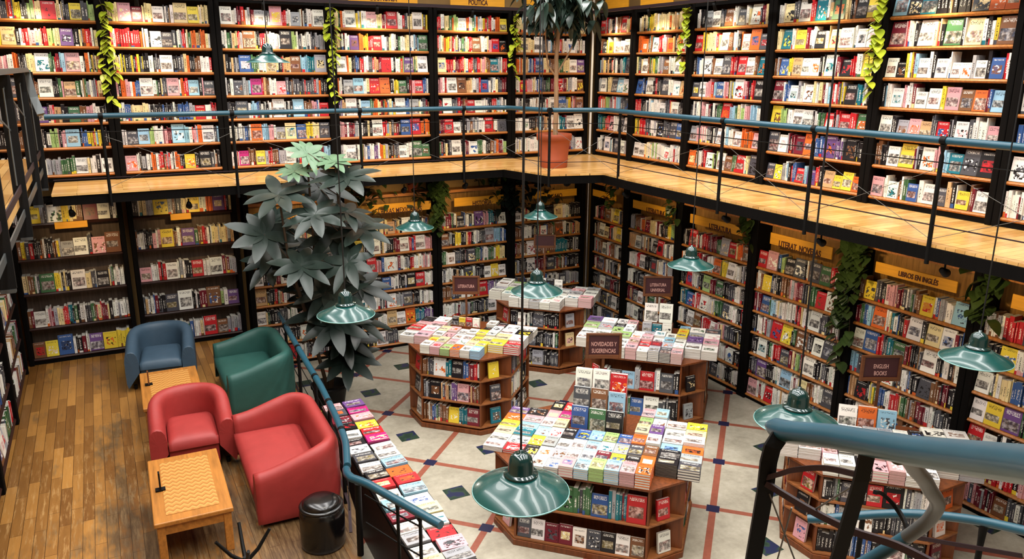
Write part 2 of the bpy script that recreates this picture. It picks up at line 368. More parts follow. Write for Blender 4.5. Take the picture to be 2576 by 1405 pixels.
def visible(b,dg):
    w,d,h=b['size']
    pts=[(w/2,-.004,h*.75),(w/2,-.004,h*.4)] if b['kind'] in('book','displayed_book') else [(w/2,d/2,h+.004),(w/2,-.004,h*.5),(w*.2,d*.2,h+.004)]
    for p in pts:
        P=b['T']@Vector(p); v=P-CAM; L=v.length
        z=v.dot(fw)
        if abs(v.dot(rt)/z)*F>1290 or abs(v.dot(up)/z)*F>704: continue
        if not bpy.context.scene.ray_cast(dg,CAM,v.normalized(),distance=L-.01)[0]: return True
    return False
def emit_books(cap=300):
    bpy.context.view_layer.update(); dg=bpy.context.evaluated_depsgraph_get()
    for kind in STUFF:
        L=sorted([b for b in BOOKS if b['kind']==kind],key=lambda b:-b['area'])
        ind=[]; rest=[]
        for b in L:
            if len(ind)<cap and b['area']>0 and visible(b,dg): ind.append(b)
            else: rest.append(b)
        for b in ind:
            cov,pg=book_faces(b); bm=BookMesh(); bm.add(cov,b)
            o=obj_of(kind,bm.mesh(kind),b['T']); tag(o,b['label'],b['cat'],b['group'])
            if pg:
                pm=BookMesh(); pm.add(pg,b); obj_of('page_block',pm.mesh('page_block'),None,o)
        if rest:
            bm=BookMesh()
            for b in rest:
                cov,pg=book_faces(b); bm.add(cov,b,b['T']); bm.add(pg,b,b['T'])
            nm,lb,ct=STUFF[kind]
            tag(obj_of(nm,bm.mesh(nm)),lb,ct,None,'stuff')
def frame(O,X,Y):
    X=Vector(X).normalized(); Y=Vector(Y).normalized(); Z=Vector((0,0,1))
    return Matrix(((X.x,Y.x,Z.x,O[0]),(X.y,Y.y,Z.y,O[1]),(X.z,Y.z,Z.z,O[2]),(0,0,0,1)))
def tokens(s,pool,n,rate=.28):
    if s: return s.split() if ' ' in s else list(s)
    return [R.choice(pool).upper() if R.random()<rate else R.choice(pool) for _ in range(n)]
def row(FR,s0,s1,z,gap,toks,pool,place,group,depth=.2,scale=1.,setback=.015,lean=True):
    """fill a shelf from s0 to s1 (along the frame's X) standing on z; lower-case tokens are runs of spines, capitals are books facing out"""
    n=len(toks); total=s1-s0-.01
    fo=[R.uniform(.145,.195)*scale if t.isupper() else 0 for t in toks]
    nl=sum(1 for t in toks if t.islower())
    if sum(fo)>total*.72: 
        q=total*.72/sum(fo); fo=[x*q for x in fo]
    if nl==0: fo=[total/n]*n
    run=(total-sum(fo))/max(1,nl) if nl else 0
    items=[]; s=s0+.005; norm=-(FR.to_3x3()@Vector((0,1,0)))
    for t,fw_ in zip(toks,fo):
        if t.isupper():
            w=min(fw_-.006,.2*scale); h=min(gap-.035,w*R.uniform(1.38,1.58)); items.append(('F',t.lower(),s+.003,w,h,R.uniform(.016,.03))); s+=fw_
        else:
            e=min(s+run,s1-.005)
            while s<e-.008:
                w=min(R.choice((.014,.018,.022,.027,.032,.038,.046))*scale,e-s)
                if e-s-w<.009: w=e-s
                if w<.004: break
                c=t if R.random()<.76 else R.choice(pool)
                h=min(gap-.03,R.uniform(.205,.272)*scale)
                items.append(('S',c,s,w-.0008,h,R.uniform(.13,min(depth,.17)))); s=min(e,s+w+(R.uniform(.002,.009) if R.random()<.3 else 0))
    nF=sum(1 for i in items if i[0]=='F'); nS=len(items); iF=0
    for k,(ty,c,x,w,h,d) in enumerate(items):
        if ty=='F':
            iF+=1
            ord_=nth(iF)+' from left' if iF<=(nF+1)//2 else nth(nF+1-iF)+' from right'
            lab=f"displayed {CN[c]} book, {ord_}, {place}"
            an=R.uniform(.07,.2); T=FR@Matrix.Translation((x,setback+.004,z+.001+d*math.sin(an)))@Matrix.Rotation(-an,4,'X')
            book('displayed_book',T,(w,d,h),c,lab,group,show_size(T@Vector((w/2,0,h/2)),w*h,norm),norm)
        else:
            ord_=nth(k+1)+' from left' if k+1<=(nS+1)//2 else nth(nS-k)+' from right'
            lab=f"{CN[c]} book spine, {ord_}, {place}"
            T=FR@Matrix.Translation((x,setback+R.uniform(0,.03),z+.001))
            book('book',T,(w,d,h),c,lab,group,show_size(T@Vector((w/2,0,h/2)),w*h,norm),norm)
def stack(FR,x,y,z,w,l,height,code,place,group,kind='stacked_book',th=None,rz=0):
    """a pile of equal copies lying flat with its near edge at y"""
    n=max(1,round(height/(th or R.choice((.014,.018,.022,.028))))); t=height/n
    for k in range(n):
        top=k==n-1
        T=FR@Matrix.Translation((x+(0 if top else R.uniform(-.002,.002)),y+(0 if top else R.uniform(-.002,.002)),z+k*t+.0005))
        if rz: T=T@Matrix.Translation((w/2,l/2,0))@Matrix.Rotation(rz,4,'Z')@Matrix.Translation((-w/2,-l/2,0))
        N=Vector((0,0,1))
        noun='magazine' if kind=='magazine' else 'book'
        lab=f"{CN[code]} {noun} topping {place}" if top else f"{CN[code]} {noun} {nth(n-k)} from top of {place}"
        sd=R.getstate() if False else None
        ar=show_size(T@Vector((w/2,l/2,t)),w*l*.8,N) if top else show_size(T@Vector((w/2,0,t/2)),w*t*.5)
        book(kind,T,(w,l,t-.0008),code,lab,group,ar,N,cat=noun)
    s=BOOKS[-1]
    for b in BOOKS[-n:-1]: b['col'],b['col2']=s['col'],s['col2']
# ------------------------------------------------------------------ setting
GZ=3.40; LZ=.65
def struct(name,mb,mat,label,cat,**k):
    o=mb.build(name,mat,**k); tag(o,label,cat,None,'structure'); return o
struct('floor',MB().box(-10.4,.4,-16,.4,-.12,0),M['conc'],'pale concrete ground floor with brown diagonal strips and inlaid tiles','floor')
lf=struct('floor_lounge',MB().prism([(-10.4,.29),(-10.4,-16),(-7.0,-16),(-6.95,-7.0),(-6.76,-6.2),(-6.69,-5.64),(-6.62,-4.73),(-6.50,-1.6),(-6.50,-.06),(-6.76,-.06),(-6.76,.29)],.0,LZ),M['lounge'],'raised worn oak plank floor under the armchairs','floor')
struct('wall_back',MB().box(-10.4,.4,.30,.42,0,7.4),M['wall'],'ochre wall behind the bookcases facing the viewer','wall')
struct('wall_right',MB().box(.30,.42,-16,.30,0,7.4),M['wall'],'ochre wall behind the long bookcase run on the right','wall')
struct('wall_left',MB().box(-10.52,-10.4,-16,.42,0,7.4),M['wall'],'shaded wall behind the lounge side bookcase','wall')
struct('wall_front',MB().box(-10.4,.42,-16.12,-16,0,7.4),M['plaster'],'plaster wall at the viewer side of the hall','wall')
# ceiling: a ring around a glazed roof light
c=MB(); z0,z1=7.4,7.5
c.box(-10.5,.4,-16.1,-13.2,z0,z1).box(-10.5,.4,-.7,.4,z0,z1).box(-10.5,-9.9,-13.2,-.7,z0,z1).box(-.7,.4,-13.2,-.7,z0,z1)
struct('ceiling',c,M['plaster'],'white ceiling ring around the open roof light','ceiling')
c=MB()
for x in (-8.06,-6.22,-4.38,-2.54): c.box(x-.04,x+.04,-13.2,-.7,7.42,7.5)
for i in range(1,6): c.box(-9.9,-.7,-13.2+i*2.083-.03,-13.2+i*2.083+.03,7.42,7.5)
struct('window_1',c,M['white'],'white roof light glazing bars above the hall','window')
# gallery: boards over a dark slab, L-shaped with a bay at the inner corner and a run by the viewer
edge=[(-9.30,-1.25),(-2.56,-1.25),(-2.30,-2.33),(-1.40,-2.56),(-1.46,-3.3),(-1.5,-9.9),(-1.5,-16)]
g=MB().prism([(-9.30,.29)]+edge+[(.29,-16),(.29,.29)],GZ-.03,GZ)
struct('floor_gallery',g,M['gal'],'pale oak gallery floor along the upper bookcases','floor')
e2=[(-9.30,-1.23),(-2.58,-1.23),(-2.32,-2.31),(-1.42,-2.54),(-1.48,-3.3),(-1.52,-9.9),(-1.52,-16)]
struct('trim_1',MB().prism([(-9.30,.29)]+e2+[(.29,-16),(.29,.29)],GZ-.16,GZ-.031),M['dark'],'dark beam edge under the gallery boards','trim')
struct('floor_landing',MB().box(-10.39,-9.42,-7.2,-.40,3.72,3.80),M['galy'],'pale oak landing a few steps above the gallery','floor')
struct('floor_viewer',MB().box(-10.39,-7.05,-15.99,-12.3,3.2,3.40),M['gal'],'gallery floor under the viewer','floor')
# ------------------------------------------------------------------ bookcases
FB=frame((0,0,0),(1,0,0),(0,1,0)); FRt=frame((0,0,0),(0,-1,0),(1,0,0)); FL=frame((-10.0,0,0),(0,1,0),(-1,0,0))
def shelf_profile(mb,s0,s1,z,d,t,T,round_=True):
    if round_:
        p=[(0.0+.004,z-t/2+.006),(-.008,z),(0.004,z+t/2-.006),(.014,z+t/2),(d,z+t/2),(d,z-t/2),(.014,z-t/2)]
    else: p=[(0,z-t/2),(0,z+t/2),(d,z+t/2),(d,z-t/2)]
    n=len(p); mb.add([(s0,y,q) for y,q in p]+[(s1,y,q) for y,q in p],[tuple(range(n)),tuple(range(n,2*n))[::-1]]+[((i+1)%n,i,n+i,n+(i+1)%n) for i in range(n)],False,T)
def bookcase(FR,s0,s1,zs,ztop,zbase,label,group,post=.075,postr=True,mats=('shelf','dark','back'),depth=.27,edge_t=.042,topmat=None,post_front=-.03,posttop=None,toplip=.02):
    O=FR@Vector((s0,0,zbase)); root=thing('bookcase',label,'bookcase',O,0,group)
    T=Matrix.Translation(-O)@FR
    def part(n,mb,m,**k): return mb.build(n,m,root,**k)
    part('back_panel',MB().box(s0+.002,s1-.002,depth,depth+.015,zbase,ztop,T),M[mats[2]])
    part('upright',MB().box(s0+.002,s0+post,post_front,depth,zbase+.002,posttop or ztop,T),M[mats[1]],bevel=.012)
    if postr: part('upright',MB().box(s1-post,s1-.002,post_front,depth,zbase+.002,posttop or ztop,T),M[mats[1]],bevel=.012)
    a,b=s0+post+.001,s1-post-.001
    part('plinth',MB().box(a,b,.02,depth-.002,zbase+.002,zs[0]-edge_t/2-.001,T),M[mats[1]])
    for z in zs:
        mb=MB(); shelf_profile(mb,a,b,z,depth-.002,edge_t,T); part('shelf',mb,M[mats[0]])
    mb=MB(); shelf_profile(mb,a,b,ztop-.03,depth-.002,.05,T,False)
    if toplip: mb.box(a,b,-toplip,0,ztop-.075,ztop-.005,T)
    part('top_board',mb,M[topmat or mats[1]])
    return a,b
UZ=[3.487,3.88,4.233,4.591,4.943,5.30,5.654]
SB=[-10.0,-8.42,-6.88,-5.11,-3.32,-1.78,-.10]; SR=[.10,1.30,2.84,4.60,6.42,8.12,9.95]
UPB=[ # rows from the top; runs (small letters) and covers (capitals) from left to right
["RcdrykecRcdYde","dkyAkrpcrecUkcrc","kwppwokdcWgmlPwwkn","dkwDkpnWkpAgwdsc","sWdlmUpakGnpwk","kNnwwkepLbyyk","wwwsgWwW"],
["ccPMccWdaCYcc","wrrrrrokWDdsrconow","cykrykwdWkdoknwr","popobWpkdPwrLpD","wbcccwkkddbbsRwr","wDLewwpmLlrpoWl","PwswownrwokYkKnk"],
["WwmkwmSdPrwSwkwW","wkcrNkmpwwKewawdss","kdBgwAkaNltS","wDlFwwPddddsk","kDlkwWkLnpR","wsbOlpSCBycD","wFnYrnsWdsGwl"],
["coWywPcmRwrcWy","ckwUoyrRwcwkwcwlG","WokbrwdrmRkweUcW","wwSLwmROkwyGbrpRbw","uaWpLgocgoclWbSwdp","pwmswkcWranwBRoo","sWkewuoykdWwGG"],
["rwcoeWoclwrrwoY","wcoyrwdgcrNwcpRK","CrrmrwrdrpnTsr","pwWNawsBswdm","kWdmnRWwdrmw","mRWksswRkD","gwkWwmWgwknome"],
["cWdnddBaC","yCcWdlnrwWww","oabBcngcWU","wRpwbdgmRmswN","wskwnkwWBymN","wWkdaWtWW","wwewsW"]]
UPR=[["RdwkwnRco","nDwYwWWWk","lskandwkstD","sWwgcDLWa","roeswldD","tgrPwDW","wkWkDWs"],
["ccyccccacw","oOtWrpOaow","cWngsNwWn","BbWkkDwWA","rklwWdWk","yrdwKdDB","WWcewWww"],
["wkSWdNwDwWmc","RycccWnwkWOD","kbwWdWDrmRWnT","DWplBpyWprK","dwpmkgRlgeplw","SpdWwWoP","OwwmWeWNgRcD"],
["wCdWrTwGckKY","cTwYmwKaCWwWW","nByAWWkWmKrwY","MbWsWwswryKtk","YewWWwgRrRrG","DWmMObUuKk","DYsykbRlUrkAYYO"],
["LKTkDOO","MpwwkWwckGwCwkwwN","WKwwmlWwkWwWWsWkBrw","kwWpwmWWyPNObL","WkSPAdRkWwwwP","nkWYkWplTDK","PwWngBwWDakYnW"],
["LOKBRY","mwRkWyowWdR","kWcBwrWdw","wRdWyKwW","bWrWkD","WkpTwD","wBWkYw"]]
POOLW='wwwwcckkdsrronyga'; POOLC='wwwwwsskkkdmblrnc'; POOLL='wwwwkkkddssmnrgbca'
def post_ok(): pass
G='upper gallery bookcases'
for i in range(6):
    lab=f"{nth(6-i)} upper bookcase left of the corner pipe, packed behind the teal rail" 
    a,b=bookcase(FB,SB[i],SB[i+1],UZ,6.07,GZ,lab,G,.078,True,post_front=-.03)
    for k in range(7):
        pl=f"{nth(k+1)} shelf up, {nth(6-i)} gallery bay left of corner" if k else f"bottom shelf, {nth(6-i)} gallery bay left of corner"
        row(FB,a,b,UZ[k]+.0225,.325,list(UPB[i][6-k]),POOLW if k>2 else POOLC,pl,'books on the upper gallery shelves')
for i in range(6):
    lab=f"{nth(i+1)} upper bookcase right of the corner pipe, packed behind the teal rail"
    a,b=bookcase(FRt,SR[i],SR[i+1],UZ,6.07,GZ,lab,G,.078,True)
    for k in range(7):
        pl=f"{nth(k+1)} shelf up, {nth(i+1)} gallery bay right of corner" if k else f"bottom shelf, {nth(i+1)} gallery bay right of corner"
        row(FRt,a,b,UZ[k]+.0225,.325,list(UPR[i][6-k]),POOLW if k>3 else POOLC,pl,'books on the upper gallery shelves',scale=1.12 if i>3 else 1.05)
# lower run, main floor: back wall and right wall
DZ=[.07+.345*k for k in range(7)]
LWB={2:["NkAwkWdcwDs","wDWkwsdWkN","WkmWwdNkw","AkwDwnWk","WkdwNkWw","kDwkWsdw","wKkRwkDdW"],
3:["slkoccAkWcwn","wYkWwkmWrWp","pkRpWwrwp","anOKBwkKRw","wWwwdWsDkww","WkNwAWOtu","rkWdWSwR"],
4:["smwKckUptkW","NkykrwdSlb","gWdkDgwgyc","wkDkWYW","ndWrRuD","wwskdWm","kdwDkWs"],5:["WcTDKCwk","nwkWnNwa","nWNntk","kWmDnk","dWkwDs","kdnDmk","wkdWkn"]}
LWR=[["pkmnNcYdn","anWCkwcYw","snWdnwk","mDnwdkW","kdWDmkn","wkDdWk","kwdDsk"],
["snoMcwkye","aWwkKRsw","wrWkDwns","wkDwdWkn","mDWkGwnk","wWkDdwk","ksWdwWk"],
["kRwrmgSRoN","oWrmwOyWwk","kRwkEmGkdwk","tBrWwgDwk","wWNrWpdk","krUmWdwWk","rPwkdDwkw"],
["RPkeKDkDGrpwt","nYdknpmdgRWk","mBlwwwrwWdkw","kwmsRYgNkWDw","kWwrDceWkdw","dUkwLwCnwD","PwRwwsWkdw"],
["nYdkppmdgnYoswL","mgblOwtwkrWkCWmk","WBrdtGokwWkwnw","lDwkWnwkDnmk","aKybwrgnmwdk","kWsDwnrkwd","wNkDwmkWdr"],
["wrDNwAwk","kYwAkbwG","WcbDRkwR","WYUkswr","RWkdwsMk","UmrpofkW","pmNdwakW"]]
G='ground floor bookcases'
for i in range(2,6):
    lab=f"{nth(6-i)} ground floor bookcase left of the corner pipe, under the gallery"
    a,b=bookcase(FB,SB[i]+(.17 if i==2 else 0),SB[i+1],DZ,2.885,0,lab,G,.088,True,('shelf','dark','tan'),topmat='shelf',posttop=3.19,toplip=0)
    for k in range(7):
        pl=f"{nth(7-k)} shelf down, {nth(6-i)} ground bay left of corner" if k<6 else f"top shelf, {nth(6-i)} ground bay left of corner"
        row(FB,a,b,DZ[k]+.0225,.312,list(LWB[i][6-k]),POOLL,pl,'books on the ground floor shelves')
for i in range(6):
    lab=f"{nth(i+1)} ground floor bookcase right of the corner pipe, under the gallery"
    a,b=bookcase(FRt,SR[i],SR[i+1],DZ,2.885,0,lab,G,.088,True,('shelf','dark','tan'),topmat='shelf',posttop=3.19,toplip=0)
    for k in range(7):
        pl=f"{nth(7-k)} shelf down, {nth(i+1)} ground bay right of corner" if k<6 else f"top shelf, {nth(i+1)} ground bay right of corner"
        row(FRt,a,b,DZ[k]+.0225,.312,list(LWR[i][6-k]),POOLL,pl,'books on the ground floor shelves',scale=1.08 if i>2 else 1)
# lounge: two dark bookcases on the raised floor, and one along the left wall
QZ=[.73,1.21,1.74,2.265,2.79]
LOB=[["woYsWycnMWw","nyorkkkkknySWdPN","cndGyckWcdKsww","mWpmcrtgwdgdmkwww","NYBwUYy"],["kcsYndcYwoUc","wkpYnUnmcca","PwrWwkRwWms","dwkDWkmNeU","wkgwRNs"]]
for i,(a0,b0) in enumerate(((-9.98,-8.46),(-8.40,-6.80))):
    lab=('dark mahogany bookcase in the lounge corner beside the left wall','dark mahogany bookcase behind the blue armchair')[i]
    a,b=bookcase(FB,a0,b0,QZ,3.17,LZ,lab,'dark lounge bookcases',.07,True,('maho','dark','greyback'),toplip=0)
    for k in range(5):
        pl=f"{nth(5-k)} shelf down, {('corner lounge bookcase','lounge bookcase behind blue armchair')[i]}" if k<4 else f"top shelf, {('corner lounge bookcase','lounge bookcase behind blue armchair')[i]}"
        row(FB,a,b,QZ[k]+.0225,.36 if k<4 else .32,list(LOB[i][4-k]),POOLL,pl,'books in the lounge bookcases',scale=1.12)
for i,(a0,b0) in enumerate(((-2.2,-.32),(-4.1,-2.21),(-6.0,-4.11))):
    lab=('dark bookcase on the left lounge wall nearest the corner','second dark bookcase from the corner along the left lounge wall','third dark bookcase from the corner along the left lounge wall')[i]
    a,b=bookcase(FL,a0,b0,QZ,3.17,LZ,lab,'dark lounge bookcases',.05,True,('maho','dark','greyback'),toplip=0)
    for k in range(5):
        row(FL,a,b,QZ[k]+.0225,.36 if k<4 else .32,tokens(None,POOLL,12),POOLL,f"{nth(5-k)} shelf down, {('first','second','third')[i]} bookcase along left wall",'books in the lounge bookcases',scale=1.1)
# ------------------------------------------------------------------ signs on the bookcases
def face_text(x,y,z): return Matrix.Translation((x,y,z))@Matrix.Rotation(PI/2,4,'X')
def wall_sign(FR,s0,s1,z0,z1,txt,label,group,tx=.6,ts=.125,mat='sign',dz=-.05):
    O=FR@Vector(((s0+s1)/2,-.05,z0)); rz=math.atan2(FR[1][0],FR[0][0]); w=s1-s0; h=z1-z0
    r=thing('shelf_sign',label,'sign',O,rz,group)
    bo=MB().box(-w/2,w/2,0,.02,0,h).build('board',M[mat],r,bevel=.004)
    MB().box(-w/2+.05,-w/2+.09,.02,.05,h*.3,h*.6).box(w/2-.09,w/2-.05,.02,.05,h*.3,h*.6).build('bracket',M['steel'],r)
    if txt: text('lettering',txt,ts,M['letter'],bo,face_text((tx-.5)*w,-.004,h/2+dz),.72)
    return r
sg='yellow section signs under the gallery'
wall_sign(FB,-6.55,-5.55,2.55,2.74,'NOVELA','yellow NOVELA sign half hidden behind the big leafy plant',sg,.55,.1)
wall_sign(FB,-4.75,-3.44,2.56,2.72,'LETRAS MEXICANAS','yellow sign above the bookcase right of the leafy plant',sg,.55)
wall_sign(FB,-2.98,-1.96,2.57,2.73,'HISTORIA','yellow sign above second ground bookcase left of the corner pipe',sg,.55)
wall_sign(FB,-1.35,-.33,2.6,2.74,'ENSAYO','yellow sign above the ground bookcase just left of the corner pipe',sg,.5)
wall_sign(FRt,.2,1.0,2.6,2.73,'POESIA','short yellow sign above the ground bookcase just right of the corner pipe',sg,.6,.075)
wall_sign(FRt,1.55,2.68,2.57,2.72,'LITERATURA','yellow sign above second ground bookcase right of the corner pipe',sg,.6)
wall_sign(FRt,3.16,4.38,2.57,2.72,'LITERATURA','yellow sign above third ground bookcase right of the corner pipe',sg,.6)
wall_sign(FRt,4.96,6.08,2.57,2.74,'LITERAT. NOVELAS','yellow sign above fourth ground bookcase right of the corner pipe',sg,.5)
wall_sign(FRt,6.77,7.87,2.56,2.70,'LIBROS EN INGLÉS','yellow LIBROS EN INGLÉS sign above fifth ground bookcase from the corner',sg,.55,.09,dz=-.01)
wall_sign(FRt,8.5,9.6,2.56,2.72,'','plain yellow sign above the sixth ground bookcase, cut by the frame',sg)
tg='yellow section signs on top of the upper bookcases'
def top_sign(FR,s0,s1,txt,label): wall_sign(FR,s0,s1,6.075,6.32,txt,label,tg,.5,.12,dz=-.05)
top_sign(FB,-6.7,-5.4,'SOCIOLOGIA','yellow sign atop third upper bookcase from the left')
top_sign(FB,-4.8,-3.6,'ECONOMIA','yellow sign atop the upper bookcase left of the POLITICA sign')
top_sign(FB,-3.0,-1.95,'POLITICA','yellow POLITICA sign atop an upper bookcase')
top_sign(FB,-1.5,-.6,'','yellow sign behind the crown of the potted tree')
top_sign(FRt,.3,1.15,'','yellow board just right of the potted tree crown')
top_sign(FRt,1.5,2.4,'','yellow board atop second upper bookcase right of the corner pipe')
for i,(a,b,z) in enumerate(((-9.38,-8.95,2.72),(-7.8,-7.5,2.72))):
    r=wall_sign(FB,a,b,z,z+.1,'',('small yellow shelf label in the lounge corner bookcase','small yellow shelf label in the bookcase behind blue armchair')[i],'small yellow shelf labels')
# ------------------------------------------------------------------ corner pipe
r=thing('drain_pipe','pale vertical chrome pipe in the corner between the two bookcase walls','pipe',(-.07,-.07,0))
MB().tube([(0,0,.0),(0,0,3.15)],.022,12).build('lower_length',M['chrome'],r)
MB().tube([(0,0,3.42),(0,0,6.9)],.022,12).build('upper_length',M['white'],r)
# ------------------------------------------------------------------ gallery railing
def railing(name,label,group,path,z0,ztop,posts,cat='railing',rad=.037,wires=((4.2,.006),),bar=3.59,brace=True,drop=.2,collars=True):
    r=thing(name,label,cat,(path[0][0],path[0][1],z0),0,group); o=Vector((path[0][0],path[0][1],z0))
    L=lambda p,z: Vector((p[0],p[1],z))-o
    def smooth(P):
        Q=[P[0]]
        for a,b,c in zip(P,P[1:],P[2:]):
            d1=(a-b).normalized()*min(.18,(a-b).length/3); d2=(c-b).normalized()*min(.18,(c-b).length/3)
            for t in (0,.25,.5,.75,1): Q.append((b+d1)*(1-t)**2+b*2*t*(1-t)+(b+d2)*t*t)
        return Q+[P[-1]]
    MB().tube(smooth([L(p,ztop) for p in path]),rad,14).build('handrail',M['teal'],r)
    for z,rr in wires: MB().tube([L(p,z) for p in path],rr,6).build('cable',M['steel'],r)
    if bar: MB().bar([L(p,bar) for p in path],.008,.03,(0,0,1)).build('toe_bar',M['mauve'],r)
    for p in posts:
        b=L(p,z0-drop); t=L(p,ztop-rad)
        MB().tube([b,b+(t-b)*.9,b+(t-b)*.93,t],[.022,.022,.014,.03],10).build('post',M['steel'],r)
        if collars: 
            q=L(p,ztop); MB().tube([q-Vector((.03,.0,0)),q+Vector((.03,0,0))] if abs(path[0][1]-p[1])<.01 else [q-Vector((0,.03,0)),q+Vector((0,.03,0))],rad+.004,12).build('collar',M['steel'],r)
    if brace:
        for a,b in zip(posts,posts[1:]):
            MB().tube([L(a,z0+.75),L(b,z0+.05)],.003,5).tube([L(b,z0+.75),L(a,z0+.05)],.003,5).build('brace_cable',M['wire'],r)
    return r
bp=[(-9.25,-1.27),(-2.58,-1.27),(-2.30,-2.32),(-1.42,-2.56),(-1.47,-3.3),(-1.5,-9.9),(-1.5,-12.2)]
railing('gallery_railing','long teal pipe railing with black posts around the upper gallery','',bp,GZ,4.41,[(-8.6,-1.27),(-6.93,-1.27),(-5.06,-1.27),(-3.32,-1.27),(-2.30,-2.32),(-1.43,-3.0),(-1.49,-5.38),(-1.49,-6.86),(-1.5,-8.43),(-1.5,-10.2)])
# landing railing by the viewer's left: grey flat handrail, wide black posts, two low flat bars
o=Vector((-9.40,-7.0,3.42)); r=thing('landing_railing','black and grey flat bar railing beside the raised landing, partly cut by frame','railing',o)
MB().bar([Vector((-9.40,-7.0,5.0))-o,Vector((-9.40,-1.15,5.0))-o,Vector((-9.39,-1.02,4.96))-o,Vector((-9.34,-1.10,4.65))-o,Vector((-9.28,-1.24,4.44))-o],.09,.05,(1,0,0)).build('handrail',M['grey'],r)
for y in (-6.3,-4.2,-2.12,-.62):
    MB().bar([Vector((-9.40,y-.09,3.42))-o,Vector((-9.40,y,4.2))-o,Vector((-9.40,y+.05,4.75))-o,Vector((-9.40,y+.05,4.97))-o],.115,.05,(1,0,0)).build('post',M['steel'],r)
    MB().box(-.05,.05,y-.12-o.y,y-.05-o.y,-.03,.0).build('bracket',M['grey'],r)
for z,m in ((3.90,'mauve'),(3.66,'grey')): MB().bar([Vector((-9.385,-7.0,z))-o,Vector((-9.385,-.55,z))-o],.07,.012,(0,0,1)).build('flat_bar',M[m],r)
for a,b in ((-6.3,-4.2),(-4.2,-2.12),(-2.12,-.62)):
    MB().bar([Vector((-9.40,a,4.85))-o,Vector((-9.40,b,4.45))-o],.02,.006,(0,0,1)).build('diagonal_strap',M['grey'],r)
    MB().tube([Vector((-9.40,b-.1,4.85))-o,Vector((-9.40,b-.25,3.95))-o],.008,6).build('rod',M['grey'],r)
# lounge railing and its stair rail
lp=[(-6.55,-1.7),(-6.61,-2.62),(-6.66,-3.68),(-6.70,-4.73),(-6.77,-5.64),(-6.83,-6.2),(-6.96,-6.70)]
railing('lounge_railing','teal pipe railing with black clamps along the edge of the lounge','',lp,LZ,1.48,[(-6.60,-2.3),(-6.645,-3.3),(-6.69,-4.4),(-6.735,-5.2),(-6.80,-5.95)],wires=((1.25,.006),(1.02,.006)),bar=.78,brace=False,drop=.0)
o=Vector((-6.9,-6.95,LZ)); r=thing('stair_rail','short teal handrail sloping down over the magazine counter beside black stool','handrail',o)
V=lambda *p: Vector(p)-o
MB().tube([V(-6.985,-6.76,1.48),V(-7.01,-6.88,1.50),V(-7.0,-7.0,1.515),V(-6.95,-7.09,1.52),V(-6.90,-7.2,1.525),V(-6.57,-8.03,1.50)],.037,14).build('handrail',M['teal'],r)
MB().tube([V(-6.93,-6.90,.65),V(-6.95,-7.0,1.45)],.03,10).build('newel_post',M['steel'],r)
for x,y,z in ((-6.765,-7.54,1.51),(-6.66,-7.80,1.505)): MB().tube([V(x,y,.0),V(x,y,z-.08),V(x,y,z)],[.016,.016,.028],8).build('post',M['steel'],r)
for dz in (.12,.4): MB().tube([V(-6.92,-7.1,1.5-dz),V(-6.765,-7.54,1.5-dz),V(-6.66,-7.80,1.5-dz)],.008,6).build('cable',M['steel'],r)
# near stair railing at the lower right
o=Vector((-6.73,-11.46,2.3)); r=thing('spiral_stair_railing','thick blue-grey pipe rail with black flat posts nearest the viewer','railing',o)
MB().tube([V(-6.72,-11.47,3.88),V(-6.745,-11.52,3.90),V(-6.77,-11.6,3.925),V(-6.83,-11.82,4.02),V(-7.0,-12.18,4.18),V(-7.24,-12.55,4.38),V(-7.45,-12.75,4.51)],[.02,.034,.037,.037,.037,.037,.037],20).build('handrail',M['teal'],r)
MB().bar([V(-6.765,-11.56,3.90),V(-6.80,-11.56,3.86),V(-6.80,-11.55,3.80),V(-6.78,-11.53,3.68),V(-6.73,-11.46,3.35),V(-6.63,-11.3,2.3)],.055,.014,(.887,-.461,0)).build('post',M['steel'],r)
MB().bar([V(-6.88,-11.97,4.06),V(-6.88,-11.96,3.96),V(-6.84,-11.89,3.66),V(-6.8,-11.8,3.28),V(-6.75,-11.7,2.5)],.042,.012,(.887,-.461,0)).build('post',M['steel'],r)
MB().bar(MB.curve([V(-6.79,-11.54,3.735),V(-6.79,-11.60,3.78),V(-6.795,-11.66,3.825),V(-6.80,-11.78,3.89),V(-6.86,-11.97,3.968)]),.017,.01,(0,0,1)).build('upper_bar',M['mauve'],r)
MB().bar(MB.curve([V(-6.79,-11.54,3.715),V(-6.77,-11.6,3.70),V(-6.78,-11.74,3.71),V(-6.77,-11.88,3.72),V(-6.76,-12.02,3.75),V(-6.77,-12.19,3.77)]),.022,.012,(0,0,1)).build('lower_bar',M['mauve'],r)
MB().tube(MB.curve([V(-6.97,-12.12,4.13),V(-6.90,-12.1,4.10),V(-6.78,-12.05,4.01),V(-6.69,-12.02,3.945),V(-6.62,-12.0,3.88),V(-6.55,-11.98,3.82),V(-6.51,-11.96,3.77),V(-6.47,-11.91,3.68),V(-6.45,-11.84,3.58)]),.022,14).build('rail_return',M['grey'],r)
MB().tube([V(-6.45,-11.84,3.58),V(-6.46,-11.79,3.51),V(-6.49,-11.74,3.44),V(-6.57,-11.62,3.28),V(-6.65,-11.5,3.12)],.023,14).build('lower_rail',M['teal'],r)
MB().bar(MB.curve([V(-6.33,-11.62,3.60),V(-6.26,-11.6,3.565),V(-6.21,-11.63,3.51),V(-6.22,-11.69,3.46),V(-6.26,-11.74,3.38)]),.014,.012,(0,0,1)).build('bent_bar',M['steel'],r)
for a,b in (((-6.77,-11.54,3.67),(-6.69,-11.63,3.40)),((-6.77,-11.64,3.67),(-6.69,-11.53,3.36)),((-6.82,-11.9,3.9),(-6.77,-11.72,3.70))):
    MB().tube([V(*a),V(*b)],.003,6).build('cable',M['wire'],r)
